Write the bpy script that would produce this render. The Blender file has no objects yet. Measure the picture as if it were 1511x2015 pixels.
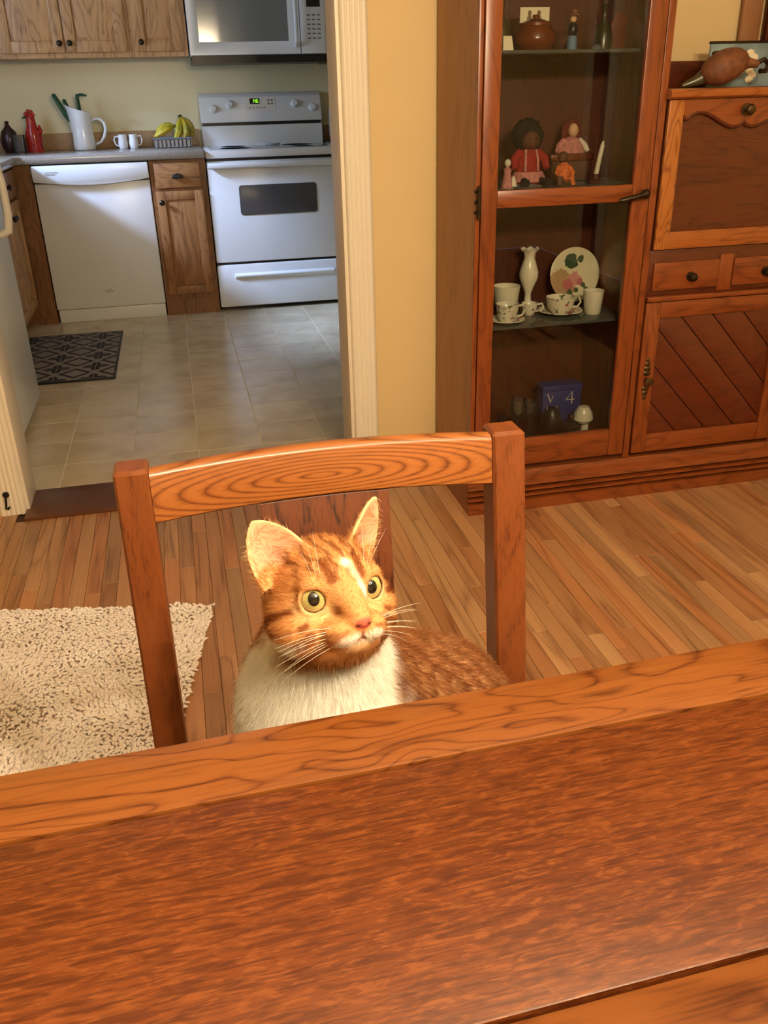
import bpy, bmesh, math, random
import numpy as np
from mathutils import Vector, Matrix
random.seed(7); np.random.seed(7)
scene = bpy.context.scene
COL = scene.collection
PI = math.pi

# ------------------------------------------------------------------ camera
CAM_Z, F_PX = 1.235, 1706.7
PITCH, ROLL, YAW = math.radians(25.867), math.radians(1.432), math.radians(12.389)
fwd = Vector((math.sin(YAW)*math.cos(PITCH), math.cos(YAW)*math.cos(PITCH), -math.sin(PITCH)))
rgt = Vector((math.cos(YAW), -math.sin(YAW), 0)); dwn = fwd.cross(rgt)
r2 = math.cos(ROLL)*rgt + math.sin(ROLL)*dwn
d2 = -math.sin(ROLL)*rgt + math.cos(ROLL)*dwn
cam = bpy.data.cameras.new('camera'); camo = bpy.data.objects.new('camera', cam); COL.objects.link(camo)
mw = Matrix.Identity(4)
for i in range(3):
    mw[i][0], mw[i][1], mw[i][2] = r2[i], -d2[i], -fwd[i]
mw[2][3] = CAM_Z
camo.matrix_world = mw
cam.sensor_fit = 'HORIZONTAL'; cam.sensor_width = 36; cam.lens = F_PX/1511*36
cam.clip_start = 0.02; cam.clip_end = 60
scene.camera = camo

# ------------------------------------------------------------------ world, light, exposure
w = bpy.data.worlds.new('world'); scene.world = w; w.use_nodes = True
w.node_tree.nodes['Background'].inputs[0].default_value = (0.55, 0.72, 1.0, 1)
w.node_tree.nodes['Background'].inputs[1].default_value = 1.0
vs = scene.view_settings
vs.view_transform = 'Standard'; vs.look = 'None'; vs.gamma = 1; vs.use_curve_mapping = False
vs.exposure = 0.0
cy_ = scene.cycles
cy_.max_bounces = 6; cy_.diffuse_bounces = 3; cy_.glossy_bounces = 3; cy_.transmission_bounces = 4; cy_.transparent_max_bounces = 12
cy_.caustics_reflective = False; cy_.caustics_refractive = False
WARM = (1.0, 0.79, 0.51)
def area(name, loc, target, sx, sy, power, col):
    l = bpy.data.lights.new(name, 'AREA'); l.shape = 'RECTANGLE'; l.size = sx; l.size_y = sy
    l.energy = power; l.color = col
    o = bpy.data.objects.new(name, l); COL.objects.link(o); o.location = loc
    o.rotation_euler = (Vector(target)-Vector(loc)).to_track_quat('-Z', 'Y').to_euler()
    return o
# bright patch of sky outside the window over the sink, and the window's own skylight
area('sky_daylight', (-4.9, 3.9, 3.85), (-0.3, 5.5, 0.6), 1.0, 0.6, 1400, (0.43, 0.58, 1.0))
area('window_daylight', (-1.62, 4.85, 1.55), (0.4, 5.3, 1.25), 1.1, 0.85, 28, (0.58, 0.72, 1.0))

# ------------------------------------------------------------------ helpers
ORG = {}
def lin(c):
    return tuple(((v/255)/12.92 if v/255 <= .04045 else ((v/255+.055)/1.055)**2.4) for v in c)
def bx(bm, x0, x1, y0, y1, z0, z1, bev=0.0, seg=2):
    b = bmesh.new()
    bmesh.ops.create_cube(b, size=1)
    for v in b.verts:
        v.co = Vector(((x0+x1)/2+v.co.x*(x1-x0), (y0+y1)/2+v.co.y*(y1-y0), (z0+z1)/2+v.co.z*(z1-z0)))
    if bev > 0:
        bmesh.ops.bevel(b, geom=b.edges[:], offset=bev, segments=seg, profile=.5, affect='EDGES')
    merge(bm, b)
def merge(bm, b):
    me = bpy.data.meshes.new('tmp'); b.to_mesh(me); b.free(); bm.from_mesh(me); bpy.data.meshes.remove(me)
def lathe(bm, prof, c=(0, 0, 0), n=28, sx=1, sy=1, rot=None):
    rings = []
    for r, z in prof:
        ring = []
        if r < 1e-6:
            p = Vector((0, 0, z)); p = (rot @ p if rot else p)+Vector(c); ring = [bm.verts.new(p)]
        else:
            for i in range(n):
                a = 2*PI*i/n; p = Vector((r*sx*math.cos(a), r*sy*math.sin(a), z))
                p = (rot @ p if rot else p)+Vector(c); ring.append(bm.verts.new(p))
        rings.append(ring)
    for A, B in zip(rings, rings[1:]):
        if len(A) == 1 and len(B) == 1: continue
        for i in range(n):
            j = (i+1) % n
            if len(A) == 1: bm.faces.new((A[0], B[j], B[i]))
            elif len(B) == 1: bm.faces.new((A[i], A[j], B[0]))
            else: bm.faces.new((A[i], A[j], B[j], B[i]))
    for ring, flip in ((rings[0], True), (rings[-1], False)):
        if len(ring) > 2: bm.faces.new(ring[::-1] if flip else ring)
def ball(bm, c, r, n=16, rot=None):
    r = (r, r, r) if not isinstance(r, (tuple, list)) else r
    m = n//2
    prof = [(math.sin(PI*i/m), -math.cos(PI*i/m)) for i in range(m+1)]
    prof[0] = (0, -1); prof[-1] = (0, 1)
    b = bmesh.new(); lathe(b, prof, n=n)
    for v in b.verts:
        p = Vector((v.co.x*r[0], v.co.y*r[1], v.co.z*r[2])); v.co = (rot @ p if rot else p)+Vector(c)
    merge(bm, b)
def tube(bm, pts, rad, n=8, cap=True, flat=1.0):
    pts = [Vector(p) for p in pts]
    rad = [rad]*len(pts) if not isinstance(rad, (list, tuple)) else rad
    rings = []; up = None
    for i, p in enumerate(pts):
        t = (pts[min(i+1, len(pts)-1)]-pts[max(i-1, 0)]).normalized()
        if up is None:
            up = t.orthogonal().normalized()
        up = (up-t*up.dot(t)).normalized(); s = t.cross(up)
        rings.append([bm.verts.new(p+rad[i]*(math.cos(2*PI*k/n)*up+flat*math.sin(2*PI*k/n)*s)) for k in range(n)])
    for A, B in zip(rings, rings[1:]):
        for k in range(n):
            bm.faces.new((A[k], A[(k+1) % n], B[(k+1) % n], B[k]))
    if cap:
        bm.faces.new(rings[0][::-1]); bm.faces.new(rings[-1])
def prism(bm, poly, a, b, axis='Y', bev=0.0):
    """extrude a 2-D outline: axis Y -> poly is (x,z); Z -> (x,y); X -> (y,z)"""
    bb = bmesh.new()
    def P(u, v, t):
        return (u, t, v) if axis == 'Y' else ((u, v, t) if axis == 'Z' else (t, u, v))
    A = [bb.verts.new(P(u, v, a)) for u, v in poly]; B = [bb.verts.new(P(u, v, b)) for u, v in poly]
    bb.faces.new(A); bb.faces.new(B[::-1])
    n = len(poly)
    for i in range(n):
        bb.faces.new((A[i], B[i], B[(i+1) % n], A[(i+1) % n]))
    bmesh.ops.recalc_face_normals(bb, faces=bb.faces[:])
    if bev > 0: bmesh.ops.bevel(bb, geom=bb.edges[:], offset=bev, segments=2, profile=.5, affect='EDGES')
    merge(bm, bb)
def smooth_mesh(me, ang=38):
    me.polygons.foreach_set('use_smooth', [True]*len(me.polygons))
    me.set_sharp_from_angle(angle=math.radians(ang))
def obj(name, bm, m, parent=None, ang=38, recalc=True):
    if recalc: bmesh.ops.recalc_face_normals(bm, faces=bm.faces[:])
    me = bpy.data.meshes.new(name)
    if parent is not None and parent.name in ORG:
        bmesh.ops.translate(bm, verts=bm.verts[:], vec=-ORG[parent.name])
    bm.to_mesh(me); bm.free()
    smooth_mesh(me, ang)
    o = bpy.data.objects.new(name, me); COL.objects.link(o)
    if m: me.materials.append(M[m])
    if parent is not None:
        o.parent = parent; ORG[o.name] = ORG.get(parent.name, Vector((0, 0, 0)))
    else:
        ORG[o.name] = Vector((0, 0, 0))
    return o
def box(name, x0, x1, y0, y1, z0, z1, m, parent=None, bev=0.0):
    bm = bmesh.new(); bx(bm, x0, x1, y0, y1, z0, z1, bev); return obj(name, bm, m, parent)
def tag(o, label, cat, group=None):
    o['label'] = label; o['category'] = cat
    if group: o['group'] = group
    return o
def thing(name, label, cat, loc=(0, 0, 0), group=None, rz=0.0, local=False):
    """an Empty at the base; parts are given in world coordinates unless local"""
    o = bpy.data.objects.new(name, None); o.empty_display_size = .05; COL.objects.link(o)
    o.location = loc; o.rotation_euler = (0, 0, rz)
    ORG[o.name] = Vector((0, 0, 0)) if local else Vector(loc)
    return tag(o, label, cat, group)
def struct(o):
    o['kind'] = 'structure'; return o
def recentre(o):
    """put a single-mesh thing's origin at its base"""
    co = np.array([v.co[:] for v in o.data.vertices]); b = Vector(((co[:, 0].min()+co[:, 0].max())/2, (co[:, 1].min()+co[:, 1].max())/2, co[:, 2].min()))
    o.data.transform(Matrix.Translation(-b)); o.location = b; return o
def single(name, bm, m, label, cat, group=None, ang=38):
    return tag(recentre(obj(name, bm, m, None, ang)), label, cat, group)

# ------------------------------------------------------------------ materials
M = {}
def newmat(name):
    m = bpy.data.materials.new(name); m.use_nodes = True; M[name] = m
    nt = m.node_tree; return m, nt, nt.nodes['Principled BSDF']
def N(nt, t, **kw):
    n = nt.nodes.new(t)
    for k, v in kw.items():
        if k.startswith('i_'): n.inputs[k[2:].replace('_', ' ')].default_value = v
        else: setattr(n, k, v)
    return n
def L(nt, a, b): nt.links.new(a, b)
def math_n(nt, op, a, b=None, c=None):
    n = nt.nodes.new('ShaderNodeMath'); n.operation = op
    for i, v in enumerate((a, b, c)):
        if v is None: continue
        if isinstance(v, (int, float)): n.inputs[i].default_value = v
        else: nt.links.new(v, n.inputs[i])
    return n.outputs[0]
def ramp(nt, fac, stops):
    n = nt.nodes.new('ShaderNodeValToRGB'); nt.links.new(fac, n.inputs[0]); e = n.color_ramp.elements
    while len(e) < len(stops): e.new(.5)
    for i, (p, c) in enumerate(stops):
        e[i].position = p; e[i].color = (*c, 1) if len(c) == 3 else c
    return n.outputs[0]
def mixc(nt, fac, a, b, mode='MIX'):
    n = nt.nodes.new('ShaderNodeMix'); n.data_type = 'RGBA'; n.blend_type = mode
    for sock, v in ((n.inputs[0], fac), (n.inputs[6], a), (n.inputs[7], b)):
        if isinstance(v, (int, float)): sock.default_value = v
        elif isinstance(v, tuple): sock.default_value = (*v, 1) if len(v) == 3 else v
        else: nt.links.new(v, sock)
    return n.outputs[2]
def coords(nt, scale, rnd=0.0, loc=(0, 0, 0)):
    tc = N(nt, 'ShaderNodeTexCoord'); mp = N(nt, 'ShaderNodeMapping'); mp.inputs['Scale'].default_value = scale
    mp.inputs['Location'].default_value = loc
    src = tc.outputs['Object']
    if rnd:
        oi = N(nt, 'ShaderNodeObjectInfo'); ad = N(nt, 'ShaderNodeVectorMath'); ad.operation = 'ADD'
        L(nt, src, ad.inputs[0])
        cb = N(nt, 'ShaderNodeCombineXYZ'); v = math_n(nt, 'MULTIPLY', oi.outputs['Random'], rnd)
        for k in range(3): L(nt, v, cb.inputs[k])
        L(nt, cb.outputs[0], ad.inputs[1]); src = ad.outputs[0]
    L(nt, src, mp.inputs['Vector']); return mp.outputs[0]
def noise(nt, vec, scale=1, detail=3, rough=.55, dist=0):
    n = N(nt, 'ShaderNodeTexNoise'); n.inputs['Scale'].default_value = scale; n.inputs['Detail'].default_value = detail
    n.inputs['Roughness'].default_value = rough; n.inputs['Distortion'].default_value = dist
    L(nt, vec, n.inputs['Vector']); return n.outputs['Fac']
def bump(nt, b, h, strength=.2, dist=.002):
    n = N(nt, 'ShaderNodeBump'); n.inputs['Strength'].default_value = strength; n.inputs['Distance'].default_value = dist
    L(nt, h, n.inputs['Height']); L(nt, n.outputs[0], b.inputs['Normal'])
def plain(name, c, rough=.5, metal=0, spec=.5, coat=0, var=.06, vs_=30, emit=None, es=0):
    m, nt, b = newmat(name)
    v = noise(nt, coords(nt, (1, 1, 1)), vs_, 1)
    c = lin(c)
    L(nt, ramp(nt, v, [(.3, tuple(x*(1-var) for x in c)), (.7, tuple(min(1, x*(1+var)) for x in c))]), b.inputs['Base Color'])
    b.inputs['Roughness'].default_value = rough; b.inputs['Metallic'].default_value = metal
    b.inputs['Specular IOR Level'].default_value = spec; b.inputs['Coat Weight'].default_value = coat
    if emit:
        b.inputs['Emission Color'].default_value = (*lin(emit), 1); b.inputs['Emission Strength'].default_value = es
    return m
def wood(name, light, dark, axis='X', rough=.35, across=26, along=1.6, rings=5, ringamt=.6, pore=.5, rnd=0.0, coat=0.0, hue=0.0, ellipse=None, fine=260, spec=.5, tone=.68, sharp=3.0, hv=.025, sv=.25):
    m, nt, b = newmat(name)
    ax = 'XYZ'.index(axis)
    def sc(al, ac):
        s = [ac, ac, ac]; s[ax] = al; return tuple(s)
    light, dark = tuple(v*tone for v in lin(light)), tuple(v*tone for v in lin(dark))
    n1 = noise(nt, coords(nt, sc(along, across*.28), rnd), 1, 2, .5, .5)
    if ellipse:   # a cathedral eye: rings round a long ellipse
        cx, cz, a, bb = ellipse
        tc = N(nt, 'ShaderNodeTexCoord'); sp = N(nt, 'ShaderNodeSeparateXYZ'); L(nt, tc.outputs['Object'], sp.inputs[0])
        dx = math_n(nt, 'DIVIDE', math_n(nt, 'SUBTRACT', sp.outputs[0], cx), a)
        dz = math_n(nt, 'DIVIDE', math_n(nt, 'SUBTRACT', sp.outputs[2], cz), bb)
        r = math_n(nt, 'SQRT', math_n(nt, 'ADD', math_n(nt, 'MULTIPLY', dx, dx), math_n(nt, 'MULTIPLY', dz, dz)))
        ph = math_n(nt, 'ADD', math_n(nt, 'MULTIPLY', r, rings), math_n(nt, 'MULTIPLY', n1, 2.6))
    else:
        ph = math_n(nt, 'MULTIPLY', n1, rings*2.2)
    fr = math_n(nt, 'FRACT', ph)
    saw = math_n(nt, 'POWER', math_n(nt, 'ABSOLUTE', math_n(nt, 'SUBTRACT', math_n(nt, 'MULTIPLY', fr, 2), 1)), sharp)
    n2 = noise(nt, coords(nt, sc(along*5, fine), rnd*3), 1, 1, .6)
    pr = ramp(nt, n2, [(.36, (1, 1, 1)), (.5, (0, 0, 0))])
    n3 = noise(nt, coords(nt, sc(along*.8, across*.25), rnd*2), 1, 1, .6)
    mid = tuple((l*.55+d*.45) for l, d in zip(light, dark))
    c = mixc(nt, n3, light, mid)
    c = mixc(nt, math_n(nt, 'MULTIPLY', saw, ringamt), c, dark)
    pm = math_n(nt, 'MULTIPLY', math_n(nt, 'MULTIPLY', pr, math_n(nt, 'ADD', math_n(nt, 'MULTIPLY', saw, .7), .3)), pore)
    c = mixc(nt, pm, c, tuple(x*.45 for x in dark))
    if hue:
        oi = N(nt, 'ShaderNodeObjectInfo')
        hs = N(nt, 'ShaderNodeHueSaturation')
        L(nt, c, hs.inputs['Color'])
        L(nt, math_n(nt, 'ADD', math_n(nt, 'MULTIPLY', oi.outputs['Random'], 2*hue), 1-hue), hs.inputs['Value'])
        rr = math_n(nt, 'FRACT', math_n(nt, 'MULTIPLY', oi.outputs['Random'], 17.3))
        L(nt, math_n(nt, 'ADD', math_n(nt, 'MULTIPLY', rr, hv), .5-hv/2), hs.inputs['Hue'])
        L(nt, math_n(nt, 'ADD', math_n(nt, 'MULTIPLY', rr, -sv), 1+sv/2), hs.inputs['Saturation'])
        c = hs.outputs[0]
    L(nt, c, b.inputs['Base Color'])
    b.inputs['Roughness'].default_value = rough; b.inputs['Coat Weight'].default_value = coat; b.inputs['Coat Roughness'].default_value = .25
    b.inputs['Specular IOR Level'].default_value = spec
    bump(nt, b, pm, -.25, .001)
    return m
def glass(name, tint=(1, 1, 1), gloss=1.0, rough=.0, body=0.0):
    """thin clear glass: lets light through, mirrors by Fresnel"""
    m = bpy.data.materials.new(name); m.use_nodes = True; M[name] = m; nt = m.node_tree
    nt.nodes.clear(); out = N(nt, 'ShaderNodeOutputMaterial')
    tr = N(nt, 'ShaderNodeBsdfTransparent'); tr.inputs[0].default_value = (*tint, 1)
    gl = N(nt, 'ShaderNodeBsdfGlossy'); gl.inputs['Roughness'].default_value = rough
    gl.inputs['Color'].default_value = (gloss, gloss, gloss, 1)
    fr = N(nt, 'ShaderNodeFresnel'); fr.inputs[0].default_value = 1.5
    mx = N(nt, 'ShaderNodeMixShader'); L(nt, fr.outputs[0], mx.inputs[0]); L(nt, tr.outputs[0], mx.inputs[1]); L(nt, gl.outputs[0], mx.inputs[2])
    last = mx.outputs[0]
    if body:
        df = N(nt, 'ShaderNodeBsdfDiffuse'); df.inputs[0].default_value = (*tint, 1)
        m2 = N(nt, 'ShaderNodeMixShader'); m2.inputs[0].default_value = body
        L(nt, last, m2.inputs[1]); L(nt, df.outputs[0], m2.inputs[2]); last = m2.outputs[0]
    L(nt, last, out.inputs[0]); return m

OAK_L, OAK_D = (196, 128, 66), (120, 62, 24)
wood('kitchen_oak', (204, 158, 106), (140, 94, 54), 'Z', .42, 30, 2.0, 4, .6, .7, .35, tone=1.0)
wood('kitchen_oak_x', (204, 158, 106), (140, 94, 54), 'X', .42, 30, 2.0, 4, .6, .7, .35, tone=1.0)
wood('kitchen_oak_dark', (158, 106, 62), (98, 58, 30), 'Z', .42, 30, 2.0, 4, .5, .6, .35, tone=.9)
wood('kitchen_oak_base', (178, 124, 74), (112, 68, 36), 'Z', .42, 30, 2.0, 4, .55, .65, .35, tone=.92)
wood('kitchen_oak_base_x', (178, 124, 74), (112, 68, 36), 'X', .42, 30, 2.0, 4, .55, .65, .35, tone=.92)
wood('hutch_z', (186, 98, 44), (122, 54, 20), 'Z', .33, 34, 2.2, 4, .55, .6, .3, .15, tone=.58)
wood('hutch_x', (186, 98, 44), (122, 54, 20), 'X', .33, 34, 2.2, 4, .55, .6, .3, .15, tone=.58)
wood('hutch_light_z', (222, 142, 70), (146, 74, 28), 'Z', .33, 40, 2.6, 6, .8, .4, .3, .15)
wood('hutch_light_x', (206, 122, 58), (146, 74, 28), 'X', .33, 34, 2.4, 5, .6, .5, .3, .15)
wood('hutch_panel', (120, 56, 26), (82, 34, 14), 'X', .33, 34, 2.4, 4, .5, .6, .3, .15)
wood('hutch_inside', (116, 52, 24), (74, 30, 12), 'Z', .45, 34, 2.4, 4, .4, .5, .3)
wood('hutch_side', (182, 130, 88), (146, 96, 60), 'Z', .5, 30, 1.6, 3, .4, .4, .3, tone=.85)
wood('hutch_board', (124, 55, 27), (88, 36, 16), 'X', .36, 30, 3, 3, .4, .5, .9, .1)
wood('table_border', (194, 116, 54), (124, 60, 24), 'X', .30, 44, 3.6, 5.5, .85, .7, .4, .2, fine=300, tone=.51, sharp=6.0)
wood('chair_wood', (168, 92, 46), (112, 54, 24), 'Z', .36, 40, 2.4, 2, .25, .5, .4, .15, fine=420, tone=.62)
wood('chair_rail', (206, 126, 62), (126, 64, 26), 'X', .30, 40, 2.4, 4.6, .95, .45, 0, .2, ellipse=(-.005, .826, .13, .019), fine=330, tone=.66)
wood('chair_splat', (136, 70, 32), (80, 36, 15), 'Z', .4, 40, 2.4, 3, .4, 1.0, .4, .1, fine=330)
wood('plank', (214, 158, 110), (128, 76, 44), 'Y', .34, 34, .8, 2.2, .45, .45, 7.0, .1, hue=.2, fine=220, tone=.78, sharp=4.0, hv=.014, sv=.12)
wood('threshold', (120, 72, 46), (92, 50, 30), 'X', .35, 30, 2, 3, .3, .4, .3, .1)
plain('plank_gap', (70, 40, 24), .8)

# quarter-sawn table panel: fine grain lines with pale ray flecks
m, nt, b = newmat('table_panel')
g1 = noise(nt, coords(nt, (28, 250, 250)), 1, 2, .65, .5)
g2 = noise(nt, coords(nt, (52, 190, 190), loc=(3, 1, 0)), 1, 3, .55, 1.4)
g3 = noise(nt, coords(nt, (2.5, 5, 5)), 1, 3, .5, .3)
g4 = noise(nt, coords(nt, (30, 420, 420)), 1, 2, .6)
base = ramp(nt, g3, [(.3, lin((150, 74, 30))), (.7, lin((176, 94, 40)))])
c = mixc(nt, ramp(nt, g2, [(.48, (0, 0, 0)), (.60, (1, 1, 1))]), base, lin((192, 108, 50)))
c = mixc(nt, math_n(nt, 'MULTIPLY', ramp(nt, g1, [(.40, (1, 1, 1)), (.54, (0, 0, 0))]), .62), c, lin((104, 46, 18)))
c = mixc(nt, math_n(nt, 'MULTIPLY', ramp(nt, g4, [(.36, (1, 1, 1)), (.5, (0, 0, 0))]), .35), c, lin((92, 38, 12)))
c = mixc(nt, 1.0, c, (.39, .37, .36), 'MULTIPLY')
L(nt, c, b.inputs['Base Color']); b.inputs['Roughness'].default_value = .36; b.inputs['Coat Weight'].default_value = .12; b.inputs['Coat Roughness'].default_value = .3
bump(nt, b, g1, .12, .001)

plain('wall_paint', (226, 200, 148), .75, var=.015, vs_=6)
plain('kitchen_paint', (242, 231, 188), .75, var=.015, vs_=6)
plain('ceiling_paint', (235, 228, 212), .85, var=.01, vs_=6)
plain('trim_white', (240, 232, 216), .38, var=.01, vs_=8)
plain('appliance_white', (232, 232, 230), .28, var=.008, vs_=6)
plain('appliance_grey', (150, 152, 154), .22, var=.02)
plain('appliance_black', (26, 26, 28), .35)
plain('oven_glass', (74, 72, 70), .3, var=.02)
plain('micro_glass', (128, 130, 126), .12, var=.01)
plain('print_grey', (120, 118, 108), .5)
plain('cooktop_glass', (168, 172, 172), .1, var=.03)
plain('backsplash', (176, 142, 104), .5, var=.08, vs_=60)
plain('dark_metal', (58, 46, 34), .38, .8, var=.1)
plain('brass_dark', (96, 78, 52), .35, .9, var=.1)
plain('black_iron', (22, 20, 20), .5, .3)
plain('led_green', (20, 40, 10), .4, emit=(150, 255, 60), es=1.6)
plain('white_ceramic', (238, 238, 236), .16, var=.01)
plain('bone_china', (240, 232, 208), .16, var=.02)
plain('red_glaze', (176, 44, 36), .2, var=.3, vs_=60)
plain('dark_glaze', (52, 28, 26), .3, var=.2)
plain('green_plastic', (42, 84, 56), .35, var=.25, vs_=40)
plain('grey_wire', (128, 132, 136), .35, .3)
plain('paper', (238, 226, 196), .8, var=.02)
plain('paper_ink', (130, 108, 84), .8)
plain('doll_hair', (12, 10, 10), .9)
plain('doll_red', (156, 26, 28), .8, var=.2)
plain('doll_pink', (196, 128, 122), .8, var=.25, vs_=120)
plain('doll_white', (226, 214, 200), .7)
plain('doll_skin', (224, 176, 136), .6)
plain('doll_brown', (92, 54, 36), .7)
plain('doll_auburn', (104, 30, 26), .85)
plain('orange_print', (222, 112, 56), .8, var=.5, vs_=160)
plain('blue_cloth', (96, 128, 160), .6)
plain('blue_box', (36, 56, 130), .5)
plain('wax', (226, 214, 190), .5)
plain('brown_glaze', (108, 52, 28), .22, var=.2)
plain('figure_brown', (118, 72, 46), .65, var=.25, vs_=50)
plain('olive_glaze', (70, 66, 44), .25, var=.2)
plain('picture_blue', (128, 150, 156), .5, var=.25, vs_=14)
plain('banana_tip', (64, 58, 30), .6)
m, nt, b = newmat('banana')
nb = noise(nt, coords(nt, (1, 1, 1)), 22, 3)
L(nt, ramp(nt, nb, [(.35, lin((150, 150, 40))), (.62, lin((206, 178, 44)))]), b.inputs['Base Color']); b.inputs['Roughness'].default_value = .45
glass('pane_glass', (.92, .93, .91), .5)
glass('shelf_glass', (.62, .70, .62), .9, body=.12)
glass('clear_glass', (.86, .88, .86), .9, body=.03)
# laminate counter, kitchen tile, rug
m, nt, b = newmat('laminate')
v = noise(nt, coords(nt, (1, 1, 1)), 220, 2)
L(nt, ramp(nt, v, [(.35, lin((128, 120, 112))), (.65, lin((176, 168, 156)))]), b.inputs['Base Color']); b.inputs['Roughness'].default_value = .22
m, nt, b = newmat('tile_vinyl')
v = noise(nt, coords(nt, (1, 1, 1), 9.0), 6, 5, .6)
oi = N(nt, 'ShaderNodeObjectInfo')
c = ramp(nt, v, [(.3, lin((190, 170, 138))), (.7, lin((216, 200, 168)))])
hs = N(nt, 'ShaderNodeHueSaturation'); L(nt, c, hs.inputs['Color']); L(nt, math_n(nt, 'ADD', math_n(nt, 'MULTIPLY', oi.outputs['Random'], .10), .95), hs.inputs['Value'])
L(nt, hs.outputs[0], b.inputs['Base Color']); b.inputs['Roughness'].default_value = .24
plain('grout', (218, 204, 174), .7)
m, nt, b = newmat('rug_tuft')
v = noise(nt, coords(nt, (1, 1, 1)), 9, 3); v2 = noise(nt, coords(nt, (1, 1, 1)), 160, 2)
c = ramp(nt, v, [(.3, lin((248, 236, 232))), (.7, lin((255, 250, 247)))])
c = mixc(nt, math_n(nt, 'MULTIPLY', v2, .3), c, lin((226, 206, 196)))
L(nt, c, b.inputs['Base Color']); b.inputs['Roughness'].default_value = .95
plain('rug_back', (186, 156, 132), .95)
# kitchen mat: dark interlaced lattice printed on grey-beige
m, nt, b = newmat('mat_print')
tc = N(nt, 'ShaderNodeTexCoord'); sp = N(nt, 'ShaderNodeSeparateXYZ'); L(nt, tc.outputs['Object'], sp.inputs[0])
def cell(sx, sy, ox, oy):
    u = math_n(nt, 'SUBTRACT', math_n(nt, 'FRACT', math_n(nt, 'ADD', math_n(nt, 'DIVIDE', sp.outputs[0], sx), ox)), .5)
    v = math_n(nt, 'SUBTRACT', math_n(nt, 'FRACT', math_n(nt, 'ADD', math_n(nt, 'DIVIDE', sp.outputs[1], sy), oy)), .5)
    au, av = math_n(nt, 'ABSOLUTE', u), math_n(nt, 'ABSOLUTE', v)
    d = math_n(nt, 'ADD', au, av)                                    # diamond lattice
    line = math_n(nt, 'LESS_THAN', math_n(nt, 'ABSOLUTE', math_n(nt, 'SUBTRACT', d, .36)), .065)
    r = math_n(nt, 'SQRT', math_n(nt, 'ADD', math_n(nt, 'MULTIPLY', u, u), math_n(nt, 'MULTIPLY', v, v)))
    kn = math_n(nt, 'LESS_THAN', math_n(nt, 'ABSOLUTE', math_n(nt, 'SUBTRACT', math_n(nt, 'MAXIMUM', au, av), .44)), .05)
    kn = math_n(nt, 'MULTIPLY', kn, math_n(nt, 'GREATER_THAN', d, .62))
    return math_n(nt, 'MAXIMUM', line, kn)
p = cell(.19, .21, .1, .2)
L(nt, mixc(nt, p, lin((136, 126, 116)), lin((40, 34, 34))), b.inputs['Base Color']); b.inputs['Roughness'].default_value = .9
# china plate with a painted rose
m, nt, b = newmat('rose_china')
tc = N(nt, 'ShaderNodeTexCoord'); sp = N(nt, 'ShaderNodeSeparateXYZ'); L(nt, tc.outputs['Object'], sp.inputs[0])
nz = noise(nt, tc.outputs['Object'], 60, 3)
def blob(cx, cz, r):
    dx = math_n(nt, 'SUBTRACT', sp.outputs[0], cx); dz = math_n(nt, 'SUBTRACT', sp.outputs[2], cz)
    d = math_n(nt, 'SQRT', math_n(nt, 'ADD', math_n(nt, 'MULTIPLY', dx, dx), math_n(nt, 'MULTIPLY', dz, dz)))
    d = math_n(nt, 'ADD', math_n(nt, 'DIVIDE', d, r), math_n(nt, 'MULTIPLY', nz, .9))
    return math_n(nt, 'LESS_THAN', d, 1.25)
c = mixc(nt, blob(-.05, .06, .07), lin((238, 226, 192)), lin((196, 160, 120)))
for px_, pz_, r_, col in ((-.012, .138, .030, (74, 92, 70)), (.020, .142, .014, (84, 100, 70)), (-.002, .080, .030, (222, 156, 150)), (-.024, .062, .022, (206, 120, 118)), (-.020, .038, .014, (90, 104, 70)), (.018, .070, .014, (200, 120, 120)), (.030, .060, .010, (90, 104, 70)), (.005, .045, .010, (90, 104, 70)), (.038, .048, .009, (96, 112, 78))):
    c = mixc(nt, blob(px_, pz_, r_), c, lin(col))
L(nt, c, b.inputs['Base Color']); b.inputs['Roughness'].default_value = .14
m, nt, b = newmat('floral_china')
tc = N(nt, 'ShaderNodeTexCoord'); v = noise(nt, tc.outputs['Object'], 70, 3); v2 = noise(nt, tc.outputs['Object'], 45, 2)
c = mixc(nt, ramp(nt, v, [(.60, (0, 0, 0)), (.64, (1, 1, 1))]), lin((238, 230, 208)), lin((104, 110, 78)))
c = mixc(nt, ramp(nt, v2, [(.62, (0, 0, 0)), (.66, (1, 1, 1))]), c, lin((170, 100, 92)))
L(nt, c, b.inputs['Base Color']); b.inputs['Roughness'].default_value = .14

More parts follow.
